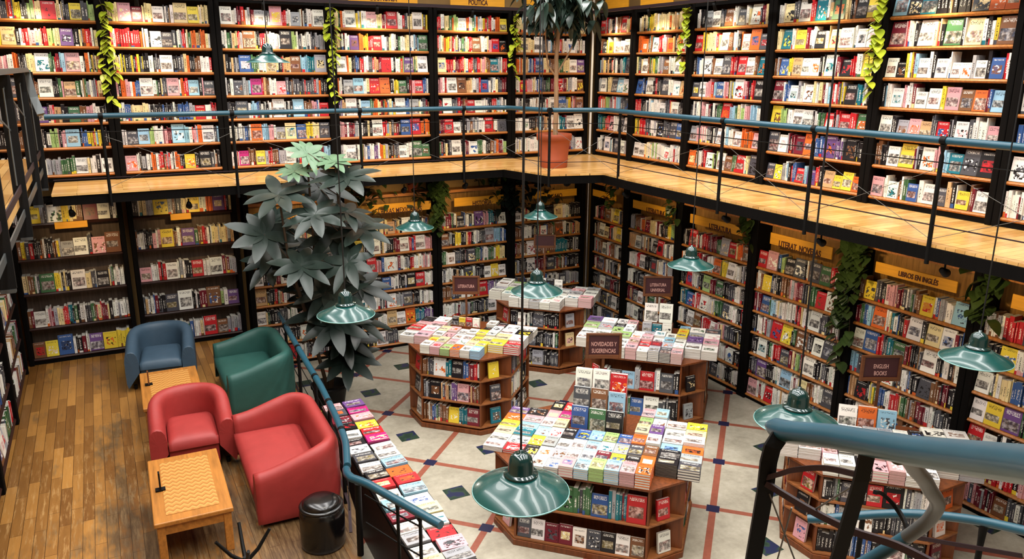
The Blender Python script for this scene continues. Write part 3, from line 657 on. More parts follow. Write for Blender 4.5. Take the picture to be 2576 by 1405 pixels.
o=Vector((-3.43,-10.45,0)); r=thing('lower_stair_rail','slim bright teal handrail curving behind the thick near rail','handrail',o)
MB().tube(MB.curve([V(-4.08,-9.50,1.67),V(-4.0,-9.59,1.70),V(-3.74,-9.82,1.79),V(-3.53,-10.03,1.85),V(-3.44,-10.38,1.97),V(-3.43,-10.71,2.07),V(-3.46,-11.02,2.17)]),.034,14).build('handrail',M['teal'],r)
MB().tube([V(-3.43,-10.45,0),V(-3.43,-10.45,1.8),V(-3.43,-10.45,1.97)],[.022,.022,.03],8).build('post',M['steel'],r)
MB().tube([V(-3.80,-9.77,0),V(-3.80,-9.77,1.77)],.02,8).build('post',M['steel'],r)
MB().bar([V(-3.60,-10.0,1.67),V(-3.45,-10.74,1.90)],.03,.01,(0,0,1)).build('flat_bar',M['mauve'],r)
# ------------------------------------------------------------------ pendant lamps
def pendant(x,y,z,label,s=1,top=7.4,on=True):
    r=thing('pendant_lamp',label,'lamp',(x,y,z),0,'green enamel pendant lamps')
    sh=MB().lathe([(.25,.0),(.252,.004),(.249,.009),(.17,.045),(.115,.075),(.085,.097),(.08,.094),(.11,.070),(.165,.041),(.243,.004),(.25,.0)],48).build('shade',M['enamel'],r)
    MB().lathe([(.2505,-.001),(.2545,.004),(.2505,.0085),(.249,.004),(.2505,-.001)],48).build('rim',M['rim'],sh)
    MB().lathe([(.0,.09),(.086,.092),(.09,.1),(.087,.108),(.07,.112),(.066,.12),(.064,.165),(.055,.195),(.035,.215),(.012,.222),(.012,.235),(0,.236)],32).build('cap',M['cap'],r)
    MB().lathe([(0,.025),(.028,.035),(.036,.055),(.03,.075),(.018,.09),(0,.092)],16).build('bulb',M['bulb'] if on else M['white'],r)
    MB().tube([(0,0,.232),(0,0,top-z)],.006,6).build('cord',M['blackcord'],r)
    if on:
        l=bpy.data.lights.new('lamp_light','POINT'); l.energy=13; l.color=(1,.86,.68); l.shadow_soft_size=.05
        q=bpy.data.objects.new('lamp_light',l); C.objects.link(q); q.parent=r; q.location=(0,0,-.02)
for x,y,lab in ((-6.93,-10.05,'large green pendant lamp in front of the nearest display table'),(-6.90,-6.72,'green pendant lamp hanging before the leafy plant, above the lounge rail'),(-5.03,-6.82,'green pendant lamp hanging in front of the far corner display table'),
  (-4.98,-3.34,'green pendant lamp in front of the shelves right of the leafy plant'),(-3.05,-3.38,'green pendant lamp just left of the corner pipe, under the gallery'),(-3.0,-6.68,'green pendant lamp before the third ground bookcase right of the corner pipe'),
  (-2.97,-9.93,'green pendant lamp beside the ENGLISH BOOKS sign, hanging near the frame edge'),(-5.02,-10.1,'green pendant lamp just above the end of the thick near rail')): pendant(x,y,2.95,lab)
pendant(-6.75,-3.26,5.10,'small pale green pendant lamp high in front of the upper books')
# ------------------------------------------------------------------ display tables
U=Vector((1,-1,0)).normalized(); W_=Vector((1,1,0)).normalized()
def octo(hu,hv,c): return [(-hu+c,-hv),(hu-c,-hv),(hu,-hv+c),(hu,hv-c),(hu-c,hv),(-hu+c,hv),(-hu,hv-c),(-hu,-hv+c)]
def island(cx,cy,hu,hv,c,H,levels,name,label,rows,wings,rowsL,toks,faceouts,stackh,sign,side,rl=.222):
    rz=-PI/4; root=thing('display_table',label,'display table',(cx,cy,0),rz,'octagonal book display tables')
    FRm=Matrix.Translation((cx,cy,0))@Matrix.Rotation(rz,4,'Z')
    ins=.24
    MB().prism(octo(hu+.01,hv+.01,c),0.0,.07).build('plinth',M['isl'],root,bevel=.006)
    for z in levels: MB().prism(octo(hu,hv,c),z-.025,z).build('shelf',M['isle'],root,bevel=.004)
    MB().prism(octo(hu+.012,hv+.012,c),H-.03,H).build('table_top',M['isl'],root,bevel=.006)
    ci=c-ins if c-ins>.05 else .05
    z=levels[0]+.001
    for k,z1 in enumerate(levels[1:]+[H-.005]):
        MB().prism(octo(hu-ins,hv-ins,ci),z,z1-.027).build('core_panel',M['isl'],root); z=z1+.001
    zz=list(levels)+[H-.004]
    P=octo(hu,hv,c); Q=octo(hu-ins,hv-ins,ci)
    for p,q in zip(P,Q):
        mb=MB()
        for a,b in zip(zz,zz[1:]): mb.bar([(p[0]*.992,p[1]*.992,(a+b-.024)/2),(q[0],q[1],(a+b-.024)/2)],b-a-.028,.022,(0,0,1))
        mb.build('divider',M['isl'],root)
    # books in the cabinet: front, the two chamfers and one side
    g='books in the display table shelves'
    fx=hu-c-.02
    R3=lambda x,y,ang: FRm@Matrix.Translation((x,y,0))@Matrix.Rotation(ang,4,'Z')
    lv=list(levels)
    nl=len(lv)
    for k,z in enumerate(lv):
        gap=(zz[k+1]-z)-.03; nm='top' if k==nl-1 else ('bottom' if k==0 else 'middle')
        row(R3(0,-hv,0),-fx,fx,z,gap+.02,list(toks[nl-1-k]),POOLL,f"{nm} front shelf of {name}",g,scale=1.0 if gap<.36 else 1.25,lean=False)
        for sx,an,wd in ((1,PI/4,'near right'),(-1,-PI/4,'near left')):
            mx,my=sx*(hu-c/2),-hv+c/2; fo=faceouts[nl-1-k] if sx>0 else R.choice('wpkr')
            if fo=='.': continue
            q=R3(mx,my,an); w=.16; h=min(gap-.03,.23)
            T=q@Matrix.Translation((-w/2+R.uniform(-.03,.03),.03,z+.005))@Matrix.Rotation(-.12,4,'X'); N=-(T.to_3x3()@Vector((0,1,0)))
            book('displayed_book',T,(w,.03,h),fo,f"{CN[fo]} book standing on {nm} {wd} corner shelf of {name}",g,show_size(T@Vector((w/2,0,h/2)),w*h,N),N)
        if side:
            an=PI/2 if side>0 else -PI/2
            row(R3(side*hu,0,an),-(hv-c-.03),hv-c-.03,z,gap+.02,tokens(None,POOLL,8),POOLL,f"{nm} end shelf of {name}",g)
    # stacks on top: rows of the middle field, wings over the two chamfered ends
    gs='book stacks on the display tables'
    n=c+.0; fw_=hu-n
    nc=len(rows[0]); pw=2*fw_/nc
    for j,rw in enumerate(rows):
        y=-hv-.02+j*rl
        for i,code in enumerate(rw):
            if code=='.': continue
            h=stackh(i/max(1,nc-1),j)*R.uniform(.8,1.15)
            stack(FRm,-fw_+i*pw+.003,y,H+.0005,pw-.007,rl-.014,h,code,f"{nth(i+1)} stack from left, {nth(j+1)} row, {name}",gs)
    for sx,cols,wd in ((1,wings,'right'),(-1,rowsL,'left')):
        for kcol,colr in enumerate(cols):
            x0=(fw_+.004+kcol*.232) if sx>0 else (-fw_-.004-(kcol+1)*.232)
            m=len(colr); y0=-hv+n*.86; dy=(2*hv-2*n*.86)/m
            for j,code in enumerate(colr):
                if code=='.': continue
                stack(FRm,x0+.003,y0+j*dy+.002,H+.0005,.225,dy-.006,stackh(1 if sx>0 else 0,1)*R.uniform(.8,1.15),code,f"{nth(j+1)} stack from front, {'inner' if kcol==0 else 'outer'} {wd} wing, {name}",gs)
    return FRm,root
def table_sign(FRm,x,y,H,z,txt,label,w=.40,h=.30,tilt=0):
    O=FRm@Vector((x,y,H+.002)); r=thing('table_sign',label,'sign',O,-math.radians(27.5)+tilt,'dark signs on the display tables')
    zz=z-H
    MB().box(-.015,.015,-.01,.01,0,zz-h/2).build('post',M['frame'],r)
    pn=MB().box(-w/2,w/2,-.008,.008,zz-h/2+.02,zz+h/2-.02).build('panel',M['panel'],r)
    f=MB(); 
    for a in ((-w/2-.02,-w/2+.012,zz-h/2,zz+h/2),(w/2-.012,w/2+.02,zz-h/2,zz+h/2),(-w/2+.012,w/2-.012,zz-h/2,zz-h/2+.045),(-w/2+.012,w/2-.012,zz+h/2-.022,zz+h/2)): f.box(a[0],a[1],-.025,.012,a[2],a[3])
    f.build('frame',M['frame'],r,bevel=.003)
    for i,t in enumerate(txt):
        if t: text('lettering',t,.072,M['pale'],pn,face_text(0,-.0095,zz+.0-.085*i+ (.02 if len(txt)>1 else -.02)),.62,.001)
    MB().box(-.09,.09,-.06,.06,0,.012).build('foot',M['frame'],r,bevel=.003)
def rack(FRm,x,y,H,name,label,tiers,w=.62,th=.2,bd=.13,sc=1.):
    """stepped wooden stand with books standing on it, lowest step nearest the viewer"""
    r=thing('book_rack',label,'book rack',FRm@Vector((x,y,H+.001)),-PI/4,'book racks in the middle of the display tables')
    for k,t in enumerate(tiers):
        z=.03+k*th
        MB().box(-w/2,w/2,k*bd,(k+1)*bd-.004,0,z).build('step',M['isl'],r,bevel=.003)
    MB().box(-w/2-.012,w/2+.012,-.02,-.001,0,.06).build('front_lip',M['isl'],r,bevel=.003)
    F2=FRm@Matrix.Translation((x,y,H+.001))
    for k,t in enumerate(tiers):
        n=len(t); pw=w/n; z=.03+k*th
        for i,cd in enumerate(t):
            if cd=='.': continue
            bw=min(.2*sc,pw-.012); h=min(bw*1.5,.3*sc)*R.uniform(.93,1.04)
            T=F2@Matrix.Translation((-w/2+i*pw+(pw-bw)/2,k*bd+.006,z+.008))@Matrix.Rotation(-.1,4,'X'); N=-(T.to_3x3()@Vector((0,1,0)))
            book('displayed_book',T,(bw,R.uniform(.03,.06),h),cd,f"{CN[cd]} book upright on {('bottom','second','top')[k]} step, {nth(i+1)} from left, rack of {name}",'books standing on the table racks',show_size(T@Vector((bw/2,0,h/2)),bw*h*4,N),N)
TA,_=island(-4.0,-6.45,1.06,.86,.34,.93,[.10,.50],'front table','large octagonal red-brown book table nearest the viewer, covered in stacks',
 ['swsplelpo','kwswwmyko','yswwlwsdn','lwkblebow','wc.....cu','pf.....ew','kr.....pl'],['kklwww','dsowcy'],['rwtlpk','wwcyou'],
 ['bRGgBtR','DWMMWDKWN'],'rw',lambda u,j:(.06+.10*u)*(1.15 if j==0 else .85),None,1,.25)
rack(TA,-.05,.17,.93,'front table','stepped rack of upright books in the middle of front display table',['bgk','dnl','wwr'],.62,.2,.085,1.0)
table_sign(TA,-.07,.56,.93,1.90,['NOVEDADES Y','SUGERENCIAS'],'maroon sign NOVEDADES Y SUGERENCIAS standing behind the front table rack',.38,.31)
TB,_=island(-4.07,-3.10,.80,.80,.35,1.15,[.12,.47,.82],'left table','octagonal red-brown book table nearest the lounge, with pastel stacks on top',
 ['wpeowl','ycpwcy','wpwwyc','cpwwyw','....kw','....wk'],['ycww','rwkw'],['pwpw','wrpk'],
 ['ndWtKbmr','dKakuPmn','nbnYtM'],'ydt',lambda u,j:.12,None,1,.225)
rack(TB,-.2,.335,1.15,'left table','small rack of upright books on the left display table',['kyrw'],.45,.2,.1,.95)
table_sign(TB,-.25,.52,1.15,1.81,['LITERATURA'],'dark sign in brown frame standing on the left display table',.38,.29)
TC,_=island(-1.95,-1.67,.79,.72,.34,1.13,[.12,.46,.80],'corner table','octagonal red-brown book table in the far corner under the gallery',
 ['wwsww','swwew','wwsww','ewwws'],['wspw','pwws'],['wewe','wsww'],
 ['kWkDkk','kdDkdk','kdkSkd'],'sc.',lambda u,j:.15,None,1,.25)
rack(TC,.0,.30,1.13,'corner table','small rack of upright books on the corner display table',['wkw'],.46,.2,.12,1.05)
table_sign(TC,-.17,.53,1.13,2.02,[''],'maroon sign in brown frame on the corner display table',.36,.25)
TD,_=island(-1.52,-4.13,.90,.80,.33,1.0,[.10,.53],'middle table','octagonal red-brown book table between front table and the right bookcases',
 ['swpwsdp','cwprmsw','wewpwlw','ewwswwy','kw....y','wp....l'],['wusw','wpwd'],['ewsw','wweu'],
 ['tDLsRwDk','yksBWdk'],'ks',lambda u,j:.16,None,1,.235)
rack(TD,.08,.17,1.0,'middle table','small rack of upright books on the table behind the front one',['stw','ww'],.46,.2,.11,1)
table_sign(TD,.03,.47,1.0,1.77,['LITERATURA','UNIVERSAL'],'maroon LITERATURA UNIVERSAL sign on the table behind the front one',.42,.32)
TE,_=island(-1.5,-8.10,.86,.74,.32,1.02,[.10,.42,.72],'railside table','octagonal red-brown book table behind the thick near rail',
 ['wwkppww','pkwpwan','wwsskwl','wwwsswk'],['wwsw','ssww'],['wwww','wwpw'],
 ['kkDkRKwsw','wsWkdD','kdbkWk'],'owm',lambda u,j:.15,None,-1,.26)
rack(TE,-.02,.36,1.02,'railside table','small rack of upright books on the table behind the thick rail',['wol'],.62,.15,.13,1.4)
table_sign(TE,.09,.63,1.02,1.75,['ENGLISH','BOOKS'],'dark ENGLISH BOOKS sign on the table behind the thick near rail',.42,.31)
# ------------------------------------------------------------------ magazine counter below the lounge rail
cl=4.5; O=Vector((-6.32,-5.85,0)); ang=math.atan2(-.055,-1)  # runs toward the viewer
r=thing('magazine_counter','long low counter below the lounge rail covered with magazines','counter',O,math.radians(-1.6))
MB().box(-.25,.285,-2.6,2.05,.78,.82).build('counter_top',M['dark'],r,bevel=.005)
MB().box(-.24,.26,-2.58,2.03,.0,.779).build('cabinet',M['maho'],r)
FC=Matrix.Translation(O)@Matrix.Rotation(math.radians(-1.6),4,'Z')
cols=['ukfmwknyrfwwk','wkdorpwlkmwwsc','ryrwwpswtlerwkp']
codeL='pdmkwkwdwkrwlmwswcwswkds'; codeR='ufpyrfwwlorlwcwrpsnwelwrwwlbwkp'
y=2.0; j=0
while y>-2.55:
    for k,(x0,w) in enumerate(((.012,.27),(-.246,.25))):
        l=.2+R.uniform(-.01,.015)
        code=(codeR if k==0 else codeL)[j%(len(codeR) if k==0 else len(codeL))]
        side='outer' if k==0 else 'inner'
        stack(FC,x0+R.uniform(0,.02),y-l,.821,w-.02,l-.012,R.uniform(.012,.045),code,f"{nth(j+1)} pile from far end, {side} row, magazine counter",'magazines on the counter','magazine',.007,R.uniform(-.06,.06))
    y-=.214; j+=1
# ------------------------------------------------------------------ lounge furniture
def tub(name,label,cat,x,y,rz,W,D,mat,H=.75,A=.58,T=.165,group=None,two=False):
    r=thing(name,label,cat,(x,y,LZ),rz,group)
    rc=.34 if two else .43; P=[]; n=5
    yf,yb=-D/2,D/2
    for i in range(n+1): P.append((-W/2,yf+(yb-rc-yf)*i/n,-1,0))
    for i in range(1,9): a=PI-(PI/2)*i/8; P.append((-W/2+rc+rc*math.cos(a),yb-rc+rc*math.sin(a),math.cos(a),math.sin(a)))
    m=4 if not two else 8
    for i in range(1,m+1): P.append((-W/2+rc+(W-2*rc)*i/m,yb,0,1))
    for i in range(1,9): a=PI/2-(PI/2)*i/8; P.append((W/2-rc+rc*math.cos(a),yb-rc+rc*math.sin(a),math.cos(a),math.sin(a)))
    for i in range(1,n+1): P.append((W/2,yb-rc+(yf-yb+rc)*i/n,1,0))
    mb=MB(); vs=[]; K=0
    for (px,py,nx,ny) in P:
        t=max(0,min(1,(py-yf)/(D*.86))); h=A+(H-A)*(t*t*(3-2*t))
        sec=[(.02,.05),(0,.10),(0,.30),(0,h-.12),(.012,h-.045),(.05,h-.004),(T*.55,h),(T-.03,h-.012),(T+.005,h-.06),(T+.012,h-.14),(T+.02,.44),(T+.02,.28)]
        K=len(sec); vs+=[(px-nx*o_,py-ny*o_,z) for o_,z in sec]
    fs=[(i*K+j,(i+1)*K+j,(i+1)*K+j+1,i*K+j+1) for i in range(len(P)-1) for j in range(K-1)]
    mb.add(vs,fs,True)
    mb.add(vs[:K],[tuple(range(K))]); mb.add(vs[-K:],[tuple(range(K))[::-1]])
    o_=mb.build('backrest',mat,r)
    bm=bmesh.new(); bm.from_mesh(o_.data); bmesh.ops.remove_doubles(bm,verts=bm.verts,dist=.0005); bmesh.ops.recalc_face_normals(bm,faces=bm.faces)
    cr=bm.edges.layers.float.get('crease_edge') or bm.edges.layers.float.new('crease_edge')
    for e_ in bm.edges:
        if e_.is_boundary: e_[cr]=1
    for f_ in bm.faces:
        if len(f_.verts)>4:
            f_.smooth=False
            for e_ in f_.edges: e_[cr]=.8
    bm.to_mesh(o_.data); bm.free()
    q=o_.modifiers.new('s','SUBSURF'); q.levels=q.render_levels=1
    MB().box(-W/2+T+.024,W/2-T-.024,yf+.03,yb-T-.03,.07,.305).build('base',mat,r,bevel=.012)
    # cushion: a rounded pad with a slightly domed top
    a,b,c_,d=-W/2+T+.026,W/2-T-.026,yf-.01,yb-T-.03; nx,ny=14,12; vs=[]
    for j in range(ny+1):
        for i in range(nx+1):
            u,v=i/nx,j/ny; e=min(1,min(u,1-u)*nx/1.6)*min(1,min(v,1-v)*ny/1.6)
            vs.append((a+(b-a)*u,c_+(d-c_)*v,.40+.035*math.sqrt(max(0,e))+.02*math.sin(PI*u)*math.sin(PI*v)))
    fs=[(j*(nx+1)+i,j*(nx+1)+i+1,(j+1)*(nx+1)+i+1,(j+1)*(nx+1)+i) for j in range(ny) for i in range(nx)]
    rim=[i for i in range(nx+1)]+[(j+1)*(nx+1)-1 for j in range(1,ny+1)]+[ny*(nx+1)+i for i in range(nx-1,-1,-1)]+[j*(nx+1) for j in range(ny-1,0,-1)]
    b0=len(vs); vs+=[(vs[i][0],vs[i][1],.309) for i in rim]; L_=len(rim)
    fs+=[(rim[i],b0+i,b0+(i+1)%L_,rim[(i+1)%L_]) for i in range(L_)]
    MB().add(vs,fs,True).build('seat',mat,r)
    for sx in (-1,1):
        for sy in (-1,1): MB().lathe([(.02,0),(.025,.06)],10).build('foot',M['steel'],r,loc=(sx*(W/2-.1),sy*(D/2-.12),0))
    return r
tub('armchair','slate blue leather tub armchair in front of the lounge bookcase','armchair',-8.20,-1.36,math.radians(-6),.92,.92,M['blue'],group='lounge seats')
tub('armchair','red leather tub armchair between the two low tables','armchair',-8.09,-4.10,math.radians(-2),.90,.92,M['red'],group='lounge seats')
tub('sofa','dark green leather tub sofa beside the leafy plant','sofa',-7.10,-2.56,math.radians(-90),1.50,.90,M['green'],group='lounge seats',two=True)
tub('sofa','red leather tub sofa backing onto the teal lounge rail','sofa',-7.24,-5.26,math.radians(-91),1.66,.90,M['red'],group='lounge seats',two=True)
def table(label,x,y,w,l,h,rz=0):
    r=thing('coffee_table',label,'table',(x,y,LZ),rz,'oak coffee tables')
    MB().box(-w/2,w/2,-l/2,l/2,h-.045,h).build('tabletop',M['oak'],r,bevel=.01)
    MB().box(-w/2+.11,w/2-.11,-l/2+.12,l/2-.12,h+.0005,h+.004).build('inlay',M['weave'],r)
    f=MB(); 
    for a in ((-w/2+.07,w/2-.07,-l/2+.03,-l/2+.055),(-w/2+.07,w/2-.07,l/2-.055,l/2-.03),(-w/2+.03,-w/2+.055,-l/2+.07,l/2-.07),(w/2-.055,w/2-.03,-l/2+.07,l/2-.07)): f.box(*a,h-.14,h-.046)
    f.build('apron',M['oak'],r)
    for sx in (-1,1):
        for sy in (-1,1): MB().box(-.035,.035,-.035,.035,0,h-.046).build('leg',M['oak'],r,loc=(sx*(w/2-.055),sy*(l/2-.055),0),bevel=.006)
    return r
table('low oak coffee table with zigzag inlay in front of the red sofa','x' and -8.27,-5.63,.68,1.32,.45,math.radians(-1))
table('low oak coffee table between the blue and red armchairs',-8.20,-2.93,.70,1.26,.45,math.radians(-1))
for x,y,lab,c1 in ((-8.52,-5.66,'small dark card holder on the oak table by the red sofa','steel'),(-8.45,-2.78,'tall brown menu holder on the oak table by the blue armchair','frame')):
    r=thing('menu_holder',lab,'holder',(x,y,LZ+.4505))
    MB().box(-.045,.045,-.03,.03,0,.02).build('base',M['steel'],r,bevel=.003)
    MB().box(-.008,.008,-.028,.028,.021,.19).build('card',M[c1],r)
r=thing('stool','round black vinyl stool between the red sofa and stair rail','stool',(-7.19,-6.56,LZ))
MB().lathe([(.19,0),(.205,.01),(.21,.05),(.212,.33),(.205,.385),(.19,.40)],48).build('body',M['blk'],r)
MB().lathe([(.195,.402),(.207,.41),(.209,.42),(.2,.43),(.185,.432)],48).build('piping',M['blk'],r)
MB().lathe([(.18,.425),(.178,.45),(.15,.472),(.09,.482),(0,.485)],48).build('cushion',M['blk'],r)
r=thing('coat_stand','black coat stand, only its prongs show at the frame edge','coat stand',(-8.12,-8.45,LZ))
MB().tube([(0,0,.02),(0,0,1.30)],.018,10).build('pole',M['steel'],r)
for dx,dy in ((-.17,.02),(.0,.19),(.17,.02),(0,-.18)): MB().tube([(0,0,1.26),(dx*.5,dy*.5,1.33),(dx,dy,1.45)],[.014,.013,.011],8).build('prong',M['steel'],r)
for k in range(3): MB().tube([(0,0,.1),(.25*math.cos(k*2.1),.25*math.sin(k*2.1),.012)],.012,8).build('foot',M['steel'],r)
# ------------------------------------------------------------------ plants
def leaf(mb,base,direc,L,w,droop=.3,fold=.12,n=6,lift=0.,heart=False,N=None):
    """one leaf blade: a folded strip from base along direc"""
    d=Vector(direc).normalized(); s=d.cross(Vector((0,0,1)));
    s=Vector((1,0,0)) if s.length<.05 else s.normalized()
    if N is not None: s=d.cross(N).normalized()
    up_=s.cross(d).normalized()
    vs=[]; b=Vector(base)
    for i in range(n+1):
        t=i/n; ww=w/2*((math.sin(PI*min(1,t**.8)))**.62 if not heart else math.sin(PI*min(1,(t*.86+.14)))**.7*(1.25-.5*t))
        if i==n: ww=w*.01
        c=b+d*L*t+Vector((0,0,-droop*L*t*t))+up_*lift*L*math.sin(PI*t)
        vs+=[c+s*ww+up_*fold*ww*1.6,c,c-s*ww+up_*fold*ww*1.6]
    fs=[]
    for i in range(n):
        k=i*3; fs+=[(k,k+1,k+4,k+3),(k+1,k+2,k+5,k+4)]
    mb.add(vs,fs,True)
def rosette(parent,p,o,L,mat,n=9,name='leaf'):
    """a hand of leaflets, its face turned up and out toward the open hall"""
    mb=MB(); a0=R.uniform(0,2*PI); p=Vector(p)-o
    N=Vector((R.uniform(-.45,.25),R.uniform(-.7,-.2),R.uniform(.65,1.0))).normalized()
    e1=N.cross(Vector((0,0,1))).normalized(); e2=N.cross(e1)
    for k in range(n):
        a=a0+2*PI*k/n*.97; d=e1*math.cos(a)+e2*math.sin(a)+N*R.uniform(.0,.16)
        leaf(mb,p,d,L*R.uniform(.8,1.06),L*.34,R.uniform(.06,.22),.10,8,N=N)
    return mb.build(name,M[mat],parent)
o=Vector((-5.97,-2.10,0)); r=thing('leafy_plant','tall plant with big grey-green hand-shaped leaves behind the lounge rail','plant',o)
MB().lathe([(.2,0),(.26,.34),(.28,.36),(.28,.40),(.25,.40),(.24,.33),(0,.33)],24).build('pot',M['steel'],r)
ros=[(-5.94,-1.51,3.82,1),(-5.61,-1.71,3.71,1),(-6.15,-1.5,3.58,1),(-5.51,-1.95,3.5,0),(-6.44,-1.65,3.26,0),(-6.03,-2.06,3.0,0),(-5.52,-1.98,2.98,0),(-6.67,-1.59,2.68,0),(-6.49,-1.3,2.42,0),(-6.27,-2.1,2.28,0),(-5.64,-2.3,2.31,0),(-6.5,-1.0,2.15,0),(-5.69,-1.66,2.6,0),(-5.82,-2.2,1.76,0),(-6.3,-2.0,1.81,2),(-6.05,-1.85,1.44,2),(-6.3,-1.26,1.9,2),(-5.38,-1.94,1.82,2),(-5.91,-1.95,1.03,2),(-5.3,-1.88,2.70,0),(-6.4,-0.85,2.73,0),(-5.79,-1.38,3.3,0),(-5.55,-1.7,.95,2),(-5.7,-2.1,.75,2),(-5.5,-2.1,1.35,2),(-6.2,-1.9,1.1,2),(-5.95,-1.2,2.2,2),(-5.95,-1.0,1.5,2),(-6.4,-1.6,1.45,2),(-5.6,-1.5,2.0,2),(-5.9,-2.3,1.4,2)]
stems=[[(0,0,.33),(.05,-.1,1.2),(-.1,0,2.4),(-.12,.02,3.78)],[(.03,0,.33),(.15,-.15,1.5),(.25,-.2,2.6),(.22,-.2,3.66)],[(-.03,0,.33),(-.25,-.2,1.3),(-.5,-.15,2.4),(-.56,-.12,3.2)]]
for s_ in stems: MB().tube(s_,[.03,.026,.02,.014],8).build('stem',M['stem'],r)
pet=MB()
for x,y,z,k in ros:
    x,y,z=[c+(q-c)*.955 for c,q in zip((-8.66,-13.26,5.07),(x,y,z))]
    if z<1.35: x=max(x,-5.8)
    elif z<2.1: x=max(x,-6.05)
    L_=R.uniform(.46,.58) if k!=1 else R.uniform(.29,.37)
    rosette(r,(x,y,z),o,L_,('fatsia','fatsial','fatsiad')[k],R.choice((8,9,9)) if k!=1 else 11)  # lower hands take the darkest green: shade put into the leaf colour
    q=Vector((x,y,z))-o; b=min(stems,key=lambda S:(Vector(S[2])-q).length); h=max(.4,q.z-.35); i=0
    c0=Vector(b[1]).lerp(Vector(b[2]),max(0,min(1,(h-b[1][2])/(b[2][2]-b[1][2])))) if h<b[2][2] else Vector(b[2]).lerp(Vector(b[3]),min(1,(h-b[2][2])/(b[3][2]-b[2][2])))
    pet.tube([c0,c0.lerp(q,.55)+Vector((0,0,.04)),q],.008,5)
pet.build('leaf_stalk',M['stem'],r)
# potted tree on the gallery
o=Vector((-1.73,-1.50,GZ)); r=thing('potted_tree','slim tree in a big terracotta pot at the gallery corner','tree',o)
MB().lathe([(.225,0),(.235,.02),(.24,.12),(.247,.14),(.24,.155),(.265,.40),(.285,.46),(.30,.465),(.305,.56),(.295,.57),(.275,.565),(.27,.50),(0,.49)],40).build('pot',M['terra'],r)
MB().lathe([(.265,.495),(.2,.51),(0,.515)],24).build('soil',M['soil'],r)
MB().tube([(.02,0,.5),(.03,0,1.1),(.02,.01,1.8),(.05,.0,2.3),(.06,0,2.6)],[.045,.04,.037,.03,.02],10).build('trunk',M['trunk'],r)
for P in ([(.03,0,1.55),(.2,-.05,1.85),(.35,-.05,2.1),(.40,0,2.5)],[(.02,0,1.5),(-.14,.02,1.7),(-.2,0,2.1),(-.2,0,2.5)]): MB().tube(P,[.018,.015,.012,.008],7).build('branch',M['trunk'],r)
mb=MB()
for k in range(60):
    c=Vector((R.gauss(.05,.27),R.gauss(-.02,.22),2.48+R.uniform(-.1,.5)))
    for j in range(5): leaf(mb,c,(R.uniform(-1,1),R.uniform(-1,1),R.uniform(-.7,.1)),R.uniform(.22,.32),R.uniform(.1,.14),.7)
mb.build('foliage',M['tree'],r)
# hanging vines on the upper uprights
def vine(label,top,length,n,mat,sway=.06,size=.11,side=(1,0),loc=None,extra=2):
    o=Vector(top); r=thing('hanging_vine',label,'vine',o,0,'vines hanging down the bookcase uprights')
    for e in range(extra):
        st=[]; x=R.uniform(-.05,.05); LL=length*(1 if e==0 else R.uniform(.55,.85))
        for i in range(9):
            t=i/8; st.append(Vector((side[0]*(x+sway*math.sin(t*7+e*2)),side[1]*(x+sway*math.sin(t*7+e*2)),-LL*t))+Vector((-.02*abs(side[1]),-.02*abs(side[0]),0)))
        MB().tube(st,.006,5).build('stem',M['stem'],r)
        mb=MB()
        for i in range(n):
            t=(i+R.random())/n; k=min(7,int(t*8)); p=st[k].lerp(st[k+1],t*8-k) if k<8 else st[8]
            a=R.choice((-1,1))*R.uniform(.3,1); d=Vector((side[0]*a-abs(side[1])*.55,side[1]*a-abs(side[0])*.55,R.uniform(-.9,-.1)))
            sz=size*R.uniform(.75,1.25); leaf(mb,p,d,sz,sz*.85,.25,.1,5,heart=True)
        mb.build('foliage',M[mat],r)
    return r
vine('yellow-green vine on the upright two bays in from the left frame edge',(-8.42,-.10,5.95),1.45,24,'vine')
vine('yellow-green vine hanging above the leafy plant between upper bookcases',(-5.11,-.10,5.98),1.5,24,'vine')
vine('yellow-green vine just left of the potted tree',(-1.78,-.10,6.0),1.1,20,'vine')
vine('yellow-green vine on the upright second from the corner pipe, right wall',(-.10,-2.84,6.0),.95,20,'vine',side=(0,-1))
vine('yellow-green vine on the upright nearest the viewer, right wall',(-.10,-6.45,5.98),1.2,22,'vine',side=(0,-1),size=.12)
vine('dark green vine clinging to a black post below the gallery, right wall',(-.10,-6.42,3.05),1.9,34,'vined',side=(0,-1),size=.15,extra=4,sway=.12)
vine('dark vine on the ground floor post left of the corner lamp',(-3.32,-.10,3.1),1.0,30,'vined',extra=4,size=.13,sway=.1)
# plants and pots on top of the ground floor bookcases
def shrub(label,x,y,z,w,h,mat,n=60,pot=None,size=.115):
    r=thing('shelf_plant',label,'plant',(x,y,z),0,'plants on top of the ground floor bookcases')
    hp=.0
    if pot: 
        MB().lathe([(pot*.75,0),(pot,.13),(pot*1.08,.132),(pot*1.08,.16),(pot*.9,.16),(pot*.9,.13),(0,.13)],20).build('pot',M['terra'],r); hp=.13
    else: MB().lathe([(.07,0),(.09,.1),(.08,.1),(0,.09)],16).build('pot',M['steel'],r); hp=.08
    mb=MB()
    for k in range(n):
        f=R.random(); ax_=1 if abs(x)>.5 else 0
        al=R.gauss(0,w*.5); out=R.uniform(-.14,.10); zz=hp+h*R.random()
        if f<.45: out=-R.uniform(.2,.32); zz=-R.uniform(-.1,h*1.3)
        p=Vector((al,out,zz)) if ax_ else Vector((out,al,zz))
        d=Vector((R.uniform(-1,1),R.uniform(-1,.1),R.uniform(-.7,.5))) if ax_ else Vector((R.uniform(-1,.1),R.uniform(-1,1),R.uniform(-.7,.5)))
        sz=size*R.uniform(.7,1.3); leaf(mb,p,d,sz,sz*.8,.3,.1,5,heart=True)
    mb.build('foliage',M[mat],r); return r
TZ=2.8855
shrub('dark trailing plant on the shelf top right of the leafy plant',-4.6,.13,TZ,.35,.28,'vined',80)
